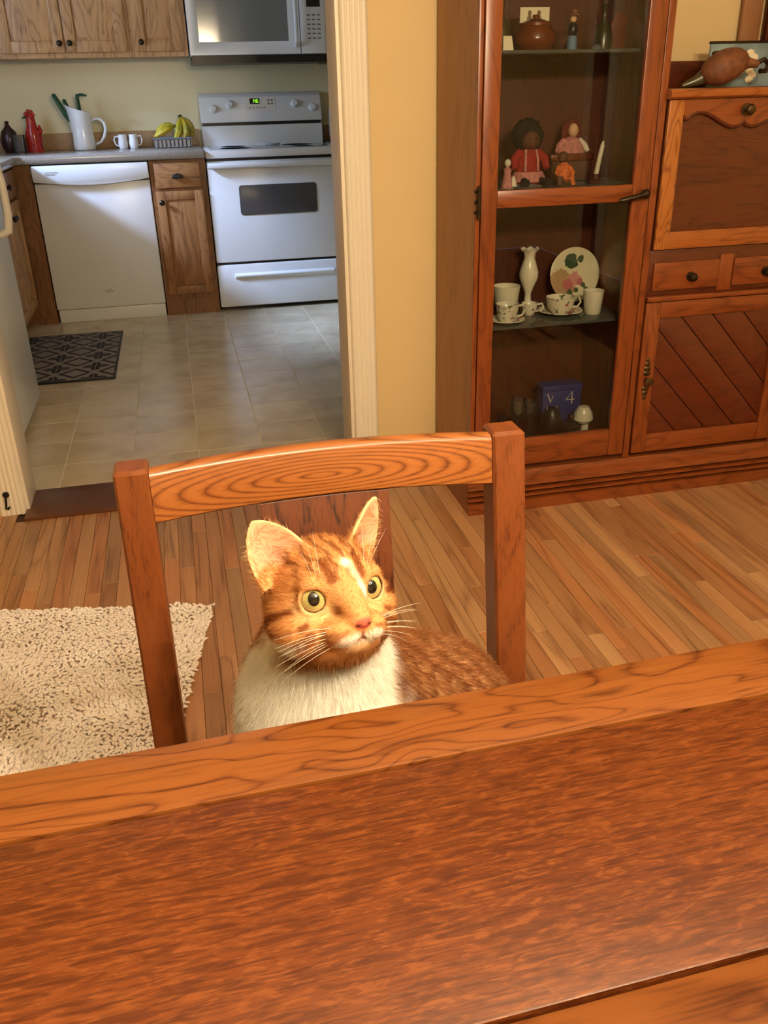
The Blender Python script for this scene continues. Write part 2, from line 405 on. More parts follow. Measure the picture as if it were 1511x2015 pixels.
# ------------------------------------------------------------------ the setting
DX0, DX1, DY0, DY1, CEIL = -2.0, 3.0, -2.4, 2.82, 2.44       # dining room
KX0, KX1, KY0, KY1 = -1.52, 2.3, 2.96, 6.2                   # kitchen
OX0, OX1, OZ = -0.60, 0.52, 2.05                             # opening between them
floor = struct(box('floor', DX0, DX1, DY0, 2.96, -.05, -.006, 'plank_gap'))
PW = .043
def plank_mesh(l):
    bm = bmesh.new(); bx(bm, -PW/2+.0004, PW/2-.0004, -l/2+.0004, l/2-.0004, -.012, 0, .0008, 1)
    me = bpy.data.meshes.new('plank'); bm.to_mesh(me); bm.free(); me.materials.append(M['plank']); return me
LENS = [.50, .66, .84, 1.0, 1.2]; PM = [plank_mesh(l) for l in LENS]
x = -.95
while x < 2.12:
    k = random.randrange(5); cut = random.uniform(.15, LENS[k])
    YE = 2.735 if OX0-.03 < x < OX1+.03 else 2.818
    yy = YE+LENS[k]-cut
    while yy > .75:
        l = LENS[k]; y0 = yy-l
        if yy > YE:                      # board that runs under the threshold: shortened
            l2 = YE-y0
            bm = bmesh.new(); bx(bm, -PW/2+.0004, PW/2-.0004, -l2/2+.0004, l2/2-.0004, -.012, 0, .0008, 1)
            o = obj('plank', bm, 'plank', None); o.parent = floor; o.location = (x, YE-l2/2, 0)
        else:
            o = bpy.data.objects.new('plank', PM[k]); COL.objects.link(o); o.parent = floor; o.location = (x, (yy+y0)/2, 0)
        yy = y0; k = random.randrange(5)
    x += PW
kfloor = struct(box('floor_kitchen', KX0, KX1, KY0, KY1, -.05, -.0012, 'grout'))
TP = .247
bm = bmesh.new(); bx(bm, -TP/2+.0018, TP/2-.0018, -TP/2+.0018, TP/2-.0018, -.008, 0, .0012, 1)
tme = bpy.data.meshes.new('tile'); bm.to_mesh(tme); bm.free(); tme.materials.append(M['tile_vinyl'])
for i in range(-2, 9):
    for j in range(0, 11):
        o = bpy.data.objects.new('tile', tme); COL.objects.link(o); o.parent = kfloor
        o.location = (-.515+TP*(i+.5), 2.964+TP*(j+.5), 0)
thr = struct(box('trim_1', OX0, OX1, 2.735, 2.966, -.02, .012, 'threshold', None, .005)); thr['label'] = 'dark wooden threshold in the doorway'
bm = bmesh.new()
bx(bm, DX0, OX0, DY1, KY0, 0, CEIL); bx(bm, OX1, DX1, DY1, KY0, 0, CEIL); bx(bm, OX0, OX1, DY1, KY0, OZ, CEIL)
struct(obj('wall_back', bm, 'wall_paint'))
struct(box('wall_left', DX0-.1, DX0, DY0, DY1, 0, CEIL, 'wall_paint'))
struct(box('trim_reflect_1', DX1-.02, DX1, -1.60, -1.49, 0, 2.1, 'trim_white', None, .003)); struct(box('trim_reflect_2', DX1-.02, DX1, -1.24, -1.13, 0, 2.1, 'trim_white', None, .003))  # unseen boards added to reflect as pale bands in the cabinet glass
struct(box('door_reflect', DX1-.012, DX1, -1.49, -1.24, 0, 2.1, 'hutch_panel', None, .003))  # unseen dark slab added between the boards, part of the same reflection
struct(box('wall_right', DX1, DX1+.1, DY0, DY1, 0, CEIL, 'wall_paint'))
struct(box('wall_front', DX0, DX1, DY0-.1, DY0, 0, CEIL, 'wall_paint'))
struct(box('ceiling', DX0-.1, DX1+.1, DY0-.1, KY0, CEIL, CEIL+.08, 'ceiling_paint'))
struct(box('ceiling_kitchen', KX0-.12, KX1+.1, KY0, KY1+.1, CEIL, CEIL+.08, 'ceiling_paint'))
struct(box('wall_kitchen_back', KX0-.12, KX1+.1, KY1, KY1+.1, 0, CEIL, 'kitchen_paint'))
struct(box('wall_kitchen_right', KX1, KX1+.1, KY0, KY1, 0, CEIL, 'kitchen_paint'))
WY0, WY1, WZ0, WZ1 = 4.25, 5.45, 1.08, 2.02
bm = bmesh.new()
bx(bm, KX0-.12, KX0, KY0, WY0, 0, CEIL); bx(bm, KX0-.12, KX0, WY1, KY1, 0, CEIL)
bx(bm, KX0-.12, KX0, WY0, WY1, 0, WZ0); bx(bm, KX0-.12, KX0, WY0, WY1, WZ1, CEIL)
struct(obj('wall_kitchen_left', bm, 'kitchen_paint'))
win = bpy.data.objects.new('window_1', None); COL.objects.link(win); win.location = (KX0-.06, 4.85, WZ0); ORG['window_1'] = Vector(win.location); struct(win)
bm = bmesh.new(); t = .045
bx(bm, KX0-.09, KX0-.04, WY0, WY0+t, WZ0, WZ1, .004); bx(bm, KX0-.09, KX0-.04, WY1-t, WY1, WZ0, WZ1, .004)
bx(bm, KX0-.09, KX0-.04, WY0+t, WY1-t, WZ0, WZ0+t, .004); bx(bm, KX0-.09, KX0-.04, WY0+t, WY1-t, WZ1-t, WZ1, .004)
bx(bm, KX0-.09, KX0-.04, 4.83, 4.87, WZ0+t, WZ1-t, .004)
obj('window_frame', bm, 'trim_white', win)
for a, b_ in ((WY0+t, 4.83), (4.87, WY1-t)):
    box('pane', KX0-.067, KX0-.063, a, b_, WZ0+t, WZ1-t, 'pane_glass', win)
# fluted casing on both sides of the opening, with jamb boards
def casing(name, x0, x1, inner):
    poly = [(x0, DY1), (x0, 2.803)]; n = 5; wd = (x1-x0)
    for i in range(n*4+1):
        u = i/(n*4); poly.append((x0+wd*(.04+.92*u), 2.799-.005*abs(math.sin(u*PI*n))))
    poly += [(x1, 2.803), (x1, DY1)]
    bm = bmesh.new(); prism(bm, poly, .0, OZ+.08, 'Z'); return struct(obj(name, bm, 'trim_white', None, 60))
casing('trim_2', OX1, OX1+.083, 0); casing('trim_3', OX0-.083, OX0, 0)
bm = bmesh.new(); bx(bm, OX0-.083, OX1+.083, 2.797, DY1, OZ, OZ+.085, .004); struct(obj('trim_4', bm, 'trim_white'))
struct(box('trim_5', OX1-.012, OX1, 2.806, KY0+.008, 0, OZ, 'trim_white', None, .002))
struct(box('trim_6', OX0, OX0+.012, 2.806, KY0+.008, 0, OZ, 'trim_white', None, .002))
struct(box('trim_7', OX1-.008, OX1+.07, KY0, KY0+.016, 0, OZ+.07, 'trim_white', None, .003))
struct(box('trim_8', OX0-.07, OX0+.008, KY0, KY0+.016, 0, OZ+.07, 'trim_white', None, .003))
def baseboard(name, x0, x1):
    poly = [(DY1, 0), (2.805, 0), (2.805, .075), (2.810, .088), (2.815, .095), (DY1, .098)]
    bm = bmesh.new(); prism(bm, poly, x0, x1, 'X'); struct(obj(name, bm, 'trim_white'))
baseboard('baseboard_right', OX1+.083, .805); baseboard('baseboard_left', DX0, OX0-.083)
# small black gate latch screwed to the left casing
t = thing('gate_latch', 'small black iron gate latch screwed low on white door casing', 'latch', (-.652, 2.797, .03))
bm = bmesh.new(); lathe(bm, [(0, 0), (.010, 0), (.011, .004), (.007, .010), (0, .012)], (-.650, 2.796, .076), 16, rot=Matrix.Rotation(PI/2, 3, 'X')); obj('latch_plate', bm, 'black_iron', t)
bm = bmesh.new(); tube(bm, [(-.650, 2.784, .074), (-.652, 2.782, .05), (-.656, 2.784, .032), (-.652, 2.790, .026), (-.646, 2.792, .033)], [.004, .0035, .0035, .004, .003], 8); obj('hook', bm, 'black_iron', t)

# chandelier over the table, above the picture: the dining room's own light
CH = Vector((.64, -.08, 1.70))
ch = thing('chandelier', 'brass five-arm chandelier hanging above the dining table', 'chandelier', CH)
bm = bmesh.new(); lathe(bm, [(0, -.10), (.02, -.09), (.035, -.04), (.02, .0), (.012, .06), (.012, CEIL-CH.z-.03), (.06, CEIL-CH.z-.025), (.06, CEIL-CH.z)], CH, 20); obj('stem', bm, 'brass_dark', ch)
for k in range(5):
    a = 2*PI*k/5+.3; d = Vector((math.cos(a), math.sin(a), 0))
    bm = bmesh.new(); tube(bm, [CH+d*.02, CH+d*.10+Vector((0, 0, -.04)), CH+d*.19+Vector((0, 0, -.02)), CH+d*.21+Vector((0, 0, .03))], .007, 8)
    arm = obj('arm', bm, 'brass_dark', ch)
    bm = bmesh.new(); lathe(bm, [(.012, .03), (.026, .035), (.03, .04), (.012, .045)], CH+d*.21, 14); obj('bulb_socket', bm, 'brass_dark', arm)
    l = bpy.data.lights.new('bulb_light', 'POINT'); l.energy = 35.0; l.color = WARM; l.shadow_soft_size = .02
    lo = bpy.data.objects.new('bulb_light', l); COL.objects.link(lo); lo.parent = ch; lo.location = d*.21+Vector((0, 0, .09))

# ------------------------------------------------------------------ kitchen cabinets
def fbox(bm, face, front, u0, u1, d0, d1, w0, w1, bev=0):
    if face == 'Y': bx(bm, u0, u1, front-d1, front-d0, w0, w1, bev)
    else: bx(bm, front+d0, front+d1, u0, u1, w0, w1, bev)
def knob(parent, face, front, u, w, r=.016, m='dark_metal', name='knob'):
    rot = Matrix.Rotation(PI/2, 3, 'X') if face == 'Y' else Matrix.Rotation(PI/2, 3, 'Y')
    c = (u, front, w) if face == 'Y' else (front, u, w)
    bm = bmesh.new(); lathe(bm, [(0, 0), (r*.8, 0), (r*.45, r*.4), (r*.45, r*.8), (r, r*1.1), (r, r*1.5), (r*.6, r*1.9), (0, r*2)], c, 16, rot=rot); return obj(name, bm, m, parent)
def cup_pull(parent, front, u, w):
    bm = bmesh.new(); n = 12
    prof = [(.034*math.cos(PI*i/n), .028*math.sin(PI*i/n)-.012) for i in range(n+1)]
    prism(bm, [(u+a, w+b) for a, b in prof], front-.022, front, 'Y', .004); return obj('cup_pull', bm, 'black_iron', parent)
def panel_door(parent, face, front, u0, u1, w0, w1, fr=.055, th=.02, knob_at=None, name='door', mz='kitchen_oak', mx='kitchen_oak_x', mp='kitchen_oak'):
    bm = bmesh.new()
    fbox(bm, face, front, u0, u0+fr, 0, th, w0, w1, .003); fbox(bm, face, front, u1-fr, u1, 0, th, w0, w1, .003)
    fbox(bm, face, front, u0+fr, u1-fr, 0, th*.97, w0, w0+fr, .003); fbox(bm, face, front, u0+fr, u1-fr, 0, th*.97, w1-fr, w1, .003)
    d = obj(name, bm, mz, parent)
    b = bmesh.new(); bmesh.ops.create_cube(b, size=1)          # raised field
    iu, iw = (u1-u0)/2-fr, (w1-w0)/2-fr; cu, cw = (u0+u1)/2, (w0+w1)/2
    e = min(.035, iu*.5)
    for v in b.verts:
        s = 1 if v.co.y > 0 else 0
        uu = cu+(1 if v.co.x > 0 else -1)*(iu-e*s); ww = cw+(1 if v.co.z > 0 else -1)*(iw-e*s); dd = th*.9 if s else th*.35
        v.co = (uu, front-dd, ww) if face == 'Y' else (front+dd, uu, ww)
    obj('panel', b, mp, d)
    if knob_at:
        knob(d, face, front-th if face == 'Y' else front+th, *knob_at)
    return d
def slab_drawer(parent, face, front, u0, u1, w0, w1, th=.02):
    bm = bmesh.new(); fbox(bm, face, front, u0, u1, 0, th, w0, w1, .007); return obj('drawer', bm, 'kitchen_oak_base_x', parent)

YF = 5.60
t = thing('upper_cabinet', 'oak wall cabinet with two raised-panel doors over the white pitcher', 'cabinet', (-.50, 6.03, 1.448), 'kitchen wall cabinets')
box('body', -.87, -.138, 5.89, KY1-.001, 1.448, 2.21, 'kitchen_oak', t)
panel_door(t, 'Y', 5.89, -.852, -.506, 1.474, 2.19, .06, .02, (-.530, 1.522)); panel_door(t, 'Y', 5.89, -.500, -.160, 1.474, 2.19, .06, .02, (-.474, 1.522))
t = thing('upper_cabinet', 'narrow single-door oak wall cabinet just left of the microwave', 'cabinet', (.024, 6.03, 1.448), 'kitchen wall cabinets')
box('body', -.136, .184, 5.89, KY1-.001, 1.448, 2.21, 'kitchen_oak', t)
panel_door(t, 'Y', 5.89, -.112, .160, 1.474, 2.19, .06, .02, (-.078, 1.522))
t = thing('upper_cabinet', 'oak wall cabinet at far left edge over the rooster figurine', 'cabinet', (-1.2, 6.03, 1.448), 'kitchen wall cabinets')
box('body', -1.516, -.872, 5.89, KY1-.001, 1.448, 2.21, 'kitchen_oak', t); panel_door(t, 'Y', 5.89, -1.25, -.892, 1.474, 2.19, .06, .02, (-1.22, 1.522))
t = thing('upper_cabinet', 'dark oak wall cabinet just right of the microwave', 'cabinet', (1.3, 6.03, 1.40), 'kitchen wall cabinets')
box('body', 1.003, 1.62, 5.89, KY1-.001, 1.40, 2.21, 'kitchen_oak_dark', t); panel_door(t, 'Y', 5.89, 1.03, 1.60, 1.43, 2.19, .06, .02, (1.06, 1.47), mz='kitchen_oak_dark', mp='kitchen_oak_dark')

# base cabinets
t = thing('base_cabinet', 'narrow oak base cabinet between white dishwasher and range', 'cabinet', (.041, 5.9, 0), 'kitchen base cabinets')
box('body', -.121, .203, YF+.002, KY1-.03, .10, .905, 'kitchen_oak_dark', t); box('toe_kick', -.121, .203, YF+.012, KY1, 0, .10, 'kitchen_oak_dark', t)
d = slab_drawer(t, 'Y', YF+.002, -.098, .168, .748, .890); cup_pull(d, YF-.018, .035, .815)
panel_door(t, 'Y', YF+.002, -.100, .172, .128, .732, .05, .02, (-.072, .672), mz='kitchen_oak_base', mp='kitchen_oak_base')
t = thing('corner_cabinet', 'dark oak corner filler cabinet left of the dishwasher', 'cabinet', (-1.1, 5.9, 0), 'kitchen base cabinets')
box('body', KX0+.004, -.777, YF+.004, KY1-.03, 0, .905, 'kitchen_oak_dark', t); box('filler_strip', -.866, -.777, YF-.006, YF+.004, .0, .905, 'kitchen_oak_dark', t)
for i, (a, b_, lab) in enumerate(((4.86, 5.59, 'oak base cabinet with dark pulls in the left run nearest the corner'), (4.06, 4.855, 'oak base cabinet in the left run beside the refrigerator'))):
    t = thing('base_cabinet', lab, 'cabinet', (-1.2, (a+b_)/2, 0), 'kitchen base cabinets')
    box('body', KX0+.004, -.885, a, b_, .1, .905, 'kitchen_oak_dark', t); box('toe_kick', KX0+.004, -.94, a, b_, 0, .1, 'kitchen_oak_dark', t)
    d = slab_drawer(t, 'X', -.885, a+.03, b_-.03, .748, .89); knob(d, 'X', -.865, (a+b_)/2, .82)
    panel_door(t, 'X', -.885, a+.03, (a+b_)/2-.005, .13, .73, .055, .02, ((a+b_)/2-.03, .66)); panel_door(t, 'X', -.885, (a+b_)/2+.005, b_-.03, .13, .73, .055, .02, ((a+b_)/2+.03, .66))
t = thing('base_cabinet', 'oak base cabinet right of the range, behind the white door casing', 'cabinet', (1.3, 5.9, 0), 'kitchen base cabinets')
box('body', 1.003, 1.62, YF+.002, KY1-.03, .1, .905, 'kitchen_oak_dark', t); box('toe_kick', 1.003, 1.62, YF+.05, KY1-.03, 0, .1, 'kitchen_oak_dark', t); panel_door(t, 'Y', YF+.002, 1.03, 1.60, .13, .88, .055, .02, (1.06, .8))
# worktops with a rolled front edge, and low backsplash
t = thing('countertop', 'grey L-shaped laminate worktop with tan backsplash and pale rolled edge', 'countertop', (-.6, 5.9, .906))
bm = bmesh.new()
prism(bm, [(KX0+.004, 4.06), (-.84, 4.06), (-.84, 5.538), (-.81, 5.568), (.203, 5.568), (.203, KY1), (KX0+.004, KY1)], .906, .950, 'Z', .008); obj('top', bm, 'laminate', t)
box('backsplash', KX0+.02, .203, KY1-.02, KY1, .950, 1.045, 'backsplash', t, .003); box('backsplash', KX0, KX0+.02, 4.06, KY1, .950, 1.045, 'backsplash', t, .003)
t = thing('countertop', 'short piece of worktop right of the range under the white canister', 'countertop', (1.3, 5.9, .906))
bm = bmesh.new(); bx(bm, 1.003, 1.62, 5.568, KY1, .906, .950, .008); obj('top', bm, 'laminate', t); box('backsplash', 1.003, 1.62, KY1-.02, KY1, .950, 1.045, 'backsplash', t, .003)

# ------------------------------------------------------------------ dishwasher
t = thing('dishwasher', 'white built-in dishwasher with arched handle lip under the counter', 'dishwasher', (-.45, 5.9, 0))
box('tub', -.772, -.126, YF+.03, KY1-.03, .08, .90, 'appliance_grey', t)
bm = bmesh.new(); bx(bm, -.771, -.127, YF-.002, YF+.03, .080, .800, .006); obj('door', bm, 'appliance_white', t)
poly = [(-.771, .898), (-.771, .812)]+[(-.771+.644*i/20, .812-.026*math.sin(PI*i/20)) for i in range(1, 20)]+[(-.127, .812), (-.127, .898)]
bm = bmesh.new(); prism(bm, poly, YF-.030, YF+.03, 'Y', .006); cp = obj('control_panel', bm, 'appliance_white', t)
for i in range(3): box('print_line', -.70, -.645+.01*i, YF-.0308, YF-.0300, .846+.007*i, .8485+.007*i, 'print_grey', cp)
box('kick_plate', -.765, -.13, YF+.012, YF+.03, 0, .076, 'appliance_white', t, .002)
bm = bmesh.new(); lathe(bm, [(.020, 0), (.020, .0008), (.0175, .0008), (.0175, 0)], (-.452, YF-.0018, .176), 24, sx=1.2, sy=.42, rot=Matrix.Rotation(PI/2, 3, 'X')); bx(bm, -.47, -.434, YF-.0026, YF-.0018, .1745, .1775); obj('badge', bm, 'print_grey', t)

# ------------------------------------------------------------------ range
t = thing('range', 'white electric kitchen range with dark oven window and backguard clock', 'stove', (.60, 5.9, 0))
RX0, RX1 = .210, .996
box('body', RX0+.004, RX1-.004, YF+.05, KY1-.02, .02, .905, 'appliance_white', t)
box('plinth', RX0+.03, RX1-.03, YF+.06, KY1-.06, 0, .02, 'appliance_black', t)
bm = bmesh.new(); bx(bm, RX0, RX1, YF, YF+.05, .026, .284, .008); dr = obj('drawer', bm, 'appliance_white', t)
bm = bmesh.new(); prism(bm, [(YF+.002, .232), (YF-.016, .222), (YF-.018, .214), (YF-.004, .198), (YF+.002, .196)], .318, .945, 'X', .002); obj('handle', bm, 'appliance_white', dr)
box('gap', RX0+.005, RX1-.005, YF+.03, YF+.06, .284, .299, 'appliance_black', t); box('gap', RX0+.005, RX1-.005, YF+.03, YF+.06, .884, .900, 'appliance_black', t)
bm = bmesh.new(); bx(bm, RX0, RX1, YF, YF+.05, .299, .884, .008); dr = obj('oven_door', bm, 'appliance_white', t)
n = 6; rr = .018; poly = []
for cx_, cz_, a0 in ((.858-rr, .746-rr, 0), (.386+rr, .746-rr, 90), (.386+rr, .575+rr, 180), (.858-rr, .575+rr, 270)):
    poly += [(cx_+rr*math.cos(math.radians(a0+90*i/n)), cz_+rr*math.sin(math.radians(a0+90*i/n))) for i in range(n+1)]
bm = bmesh.new(); prism(bm, poly, YF-.004, YF+.004, 'Y', .0015); obj('window', bm, 'oven_glass', dr)
bm = bmesh.new(); prism(bm, [(YF+.004, .878), (YF-.030, .876), (YF-.040, .866), (YF-.038, .850), (YF-.020, .842), (YF-.012, .850), (YF+.004, .852)], RX0+.006, RX1-.006, 'X', .003); obj('handle', bm, 'appliance_white', dr)
bm = bmesh.new(); bx(bm, RX0-.004, RX1+.004, YF-.012, KY1-.16, .900, .944, .010); ct = obj('cooktop', bm, 'appliance_white', t)
box('glass_top', RX0+.03, RX1-.03, YF+.03, KY1-.18, .940, .946, 'cooktop_glass', ct, .002)
for (ex, ey, er) in ((.40, 5.74, .10), (.80, 5.74, .08), (.40, 5.94, .08), (.80, 5.94, .10)):
    bm = bmesh.new(); lathe(bm, [(er, .946), (er, .9466), (er-.006, .9466), (er-.006, .946)], (ex, ey, 0), 32); obj('element_ring', bm, 'appliance_grey', ct)
bm = bmesh.new(); prism(bm, [(6.04, .930), (6.05, 1.062), (KY1-.02, 1.062), (KY1-.02, .930)], RX0+.012, RX1-.012, 'X', .004); bg = obj('backguard', bm, 'appliance_white', t)
box('vent_slot', RX0+.02, RX1-.02, 6.06, KY1-.02, 1.062, 1.080, 'appliance_black', bg)
bm = bmesh.new(); prism(bm, [(6.045, 1.080), (6.075, 1.225), (6.10, 1.246), (KY1-.02, 1.248), (KY1-.02, 1.080)], RX0+.012, RX1-.012, 'X', .005); pn = obj('control_panel', bm, 'appliance_white', t)
tilt = math.atan2(.03, .145)
def onpanel(zc): return 6.045+.03*(zc-1.08)/.145
for kx, kz in ((.305, 1.158), (.408, 1.181), (.817, 1.178), (.930, 1.154)):
    rot = Matrix.Rotation(PI/2-tilt, 3, 'X')
    bm = bmesh.new(); lathe(bm, [(0, 0), (.026, 0), (.026, .006), (.021, .010), (.019, .024), (.015, .028), (0, .028)], (kx, onpanel(kz)+.003, kz), 20, rot=rot); obj('knob', bm, 'appliance_white', pn)
def tilted(name, x0, x1, z0, z1, th, m, par):
    bm = bmesh.new(); prism(bm, [(onpanel(z0), z0), (onpanel(z0)-th, z0), (onpanel(z1)-th, z1), (onpanel(z1), z1)], x0, x1, 'X', 0); return obj(name, bm, m, par)
tilted('keypad', .512, .694, 1.148, 1.219, .002, 'trim_white', pn)
disp = tilted('clock_display', .534, .594, 1.182, 1.214, .004, 'appliance_black', pn)
for i in range(5): tilted('key_mark', .53+.022*i, .540+.022*i, 1.158, 1.163, .0028, 'print_grey', pn)
for i in range(2):
    for j in range(2): tilted('key_mark', .645+.022*i, .658+.022*i, 1.178+.018*j, 1.188+.018*j, .0028, 'print_grey', pn)
# seven-segment digits 1:46
SEG = {'a': (0, 1, 1, 1), 'd': (0, 0, 1, 0), 'g': (0, .5, 1, .5), 'f': (0, .5, 0, 1), 'b': (1, .5, 1, 1), 'e': (0, 0, 0, .5), 'c': (1, 0, 1, .5)}
bm = bmesh.new()
for dx, segs in ((.549, 'bc'), (.563, 'fbgc'), (.577, 'afgedc')):
    for s in segs:
        x0, z0, x1, z1 = SEG[s]; a = .0012
        X0, X1 = dx+.009*x0-a, dx+.009*x1+a; Z0, Z1 = 1.189+.018*z0-a, 1.189+.018*z1+a
        prism(bm, [(onpanel(Z0)-.003, Z0), (onpanel(Z0)-.0048, Z0), (onpanel(Z1)-.0048, Z1), (onpanel(Z1)-.003, Z1)], X0, X1, 'X')
obj('digits', bm, 'led_green', disp)

# ------------------------------------------------------------------ microwave
t = thing('microwave', 'white over-range microwave with grey window and black underside', 'microwave', (.59, 6.0, 1.40))
MY = 5.80
box('body', .192, .993, MY+.03, KY1, 1.446, 1.86, 'appliance_white', t)
box('underside', .20, .985, MY+.02, KY1-.02, 1.404, 1.446, 'appliance_black', t)
bm = bmesh.new()       # door frame with splayed inner edges round the window
o_ = [(.192, 1.448), (.838, 1.448), (.838, 1.855), (.192, 1.855)]; i_ = [(.252, 1.518), (.770, 1.518), (.770, 1.800), (.252, 1.800)]
m_ = [(.214, 1.468), (.824, 1.468), (.824, 1.84), (.214, 1.84)]
R0 = [bm.verts.new((a, MY+.03, b)) for a, b in o_]; R1 = [bm.verts.new((a, MY, b)) for a, b in o_]; R2 = [bm.verts.new((a, MY, b)) for a, b in m_]; R3 = [bm.verts.new((a, MY+.022, b)) for a, b in i_]; R4 = [bm.verts.new((a, MY+.03, b)) for a, b in i_]
for A, B in ((R0, R1), (R1, R2), (R2, R3), (R3, R4), (R4, R0)):
    for k in range(4): bm.faces.new((A[k], A[(k+1) % 4], B[(k+1) % 4], B[k]))
md = obj('door', bm, 'appliance_white', t)
box('window', .250, .772, MY+.020, MY+.028, 1.516, 1.802, 'micro_glass', md)
bm = bmesh.new(); tube(bm, [(.812, MY, 1.49), (.812, MY-.035, 1.51), (.812, MY-.042, 1.65), (.812, MY-.035, 1.80), (.812, MY, 1.82)], .012, 10); obj('handle', bm, 'appliance_white', md)
bm = bmesh.new(); bx(bm, .842, .993, MY, MY+.03, 1.448, 1.855, .004); cp = obj('control_panel', bm, 'appliance_white', t)
box('display', .885, .965, MY-.002, MY, 1.690, 1.735, 'appliance_black', cp)
for i in range(3):
    for j in range(6): box('key', .884+.030*i, .903+.030*i, MY-.0012, MY, 1.525+.024*j, 1.532+.024*j, 'print_grey', cp)

# ------------------------------------------------------------------ refrigerator
t = thing('refrigerator', 'white refrigerator partly hidden behind the left door casing', 'refrigerator', (-1.1, 3.57, 0))
box('body', -1.46, -.76, 3.16, 4.0, .02, 1.70, 'appliance_white', t, .006); box('grille', -1.4, -.78, 3.18, 3.98, 0, .07, 'appliance_grey', t)
bm = bmesh.new(); bx(bm, -.755, -.69, 3.16, 4.0, .035, 1.16, .010); dd = obj('door', bm, 'appliance_white', t)
bm = bmesh.new(); tube(bm, [(-.69, 3.83, .755), (-.655, 3.83, .77), (-.645, 3.83, .83), (-.645, 3.835, .95), (-.655, 3.845, 1.02), (-.645, 3.83, 1.08), (-.69, 3.83, 1.13)], [.016, .017, .016, .014, .015, .016, .016], 10); obj('handle', bm, 'trim_white', dd)
bm = bmesh.new(); bx(bm, -.755, -.69, 3.16, 4.0, 1.17, 1.69, .010); obj('freezer_door', bm, 'appliance_white', t)
# kitchen mat
t = thing('kitchen_mat', 'dark lattice-patterned grey mat on the kitchen tiles', 'mat', (-.66, 4.78, 0))
bm = bmesh.new(); bx(bm, -.895, -.385, 4.30, 5.25, .0005, .009, .003); obj('mat_surface', bm, 'mat_print', t)
bm = bmesh.new()
for a, b_, c_, d_ in ((-.897, -.383, 4.296, 4.306), (-.897, -.383, 5.244, 5.254), (-.897, -.887, 4.306, 5.244), (-.393, -.383, 4.306, 5.244)): bx(bm, a, b_, c_, d_, .0005, .0105, .002)
obj('binding', bm, 'black_iron', t)

# ------------------------------------------------------------------ things on the kitchen counter
CZ = .9505
t = thing('pitcher', 'tall white ceramic pitcher holding green utensils on the counter', 'pitcher', (-.495, 6.05, CZ))
bm = bmesh.new(); n = 32; prof = [(.0, 0), (.058, 0), (.064, .006), (.066, .03), (.062, .09), (.056, .15), (.060, .195), (.067, .225)]
rings = []
for r, z in prof[1:]:
    ring = []
    for i in range(n):
        a = 2*PI*i/n; lip = max(0, math.cos(a-PI))**6
        k = max(0, (z-.13)/.095)
        ring.append(bm.verts.new((-.495+(r+.020*lip*k)*math.cos(a), 6.05+r*math.sin(a)*(1-.15*lip*k), CZ+z+k*(-.02*math.cos(a)+.012*lip))))
    rings.append(ring)
for A, B in zip(rings, rings[1:]):
    for i in range(n): bm.faces.new((A[i], A[(i+1) % n], B[(i+1) % n], B[i]))
bm.faces.new(rings[0][::-1])
inner = [bm.verts.new(Vector((-.495, 6.05, 0))+Vector(((v.co.x+.495)*.93, (v.co.y-6.05)*.93, v.co.z))) for v in rings[-1]]
deep = [bm.verts.new((-.495+.055*math.cos(2*PI*i/n), 6.05+.055*math.sin(2*PI*i/n), CZ+.02)) for i in range(n)]
for A, B in ((rings[-1], inner), (inner, deep)):
    for i in range(n): bm.faces.new((A[i], A[(i+1) % n], B[(i+1) % n], B[i]))
bm.faces.new(deep); obj('body', bm, 'white_ceramic', t, 50)
bm = bmesh.new(); tube(bm, [(-.438, 6.05, CZ+.16), (-.415, 6.05, CZ+.175), (-.385, 6.05, CZ+.172), (-.362, 6.05, CZ+.150), (-.358, 6.05, CZ+.115), (-.372, 6.05, CZ+.075), (-.395, 6.05, CZ+.045), (-.428, 6.05, CZ+.03)], [.009, .009, .009, .010, .010, .009, .008, .008], 10); obj('handle', bm, 'white_ceramic', t)
for lab, a, b_, wd, hook in (('long green-handled utensil leaning far left in the white pitcher', (-.505, 6.05, CZ+.05), (-.632, 6.03, CZ+.315), .019, 0),
                             ('short green-handled utensil left of centre in the white pitcher', (-.498, 6.06, CZ+.05), (-.578, 6.05, CZ+.285), .016, 0),
                             ('green hook-topped utensil standing upright in the white pitcher', (-.49, 6.05, CZ+.05), (-.497, 6.04, CZ+.305), .015, 1),
                             ('slim dark green utensil at the right rim of the white pitcher', (-.48, 6.06, CZ+.05), (-.447, 6.07, CZ+.20), .008, 0)):
    t = thing('utensil', lab, 'utensil', a, 'utensils in the white pitcher')
    A, B = Vector(a), Vector(b_); bm = bmesh.new()
    tube(bm, [A.lerp(B, s) for s in (0, .45)], .004, 8); obj('shaft', bm, 'grey_wire', t)
    bm = bmesh.new(); tube(bm, [A.lerp(B, s) for s in (.42, .55, .8, .97, 1)], [wd*.6, wd, wd, wd*.9, wd*.4], 10, flat=.5); obj('handle', bm, 'green_plastic', t)
    if hook:
        bm = bmesh.new(); tube(bm, [B+Vector((-.006, 0, -.004)), B+Vector((.025, 0, .002)), B+Vector((.058, 0, -.004))], [.011, .011, .007], 8, flat=.6); obj('hook', bm, 'green_plastic', t)
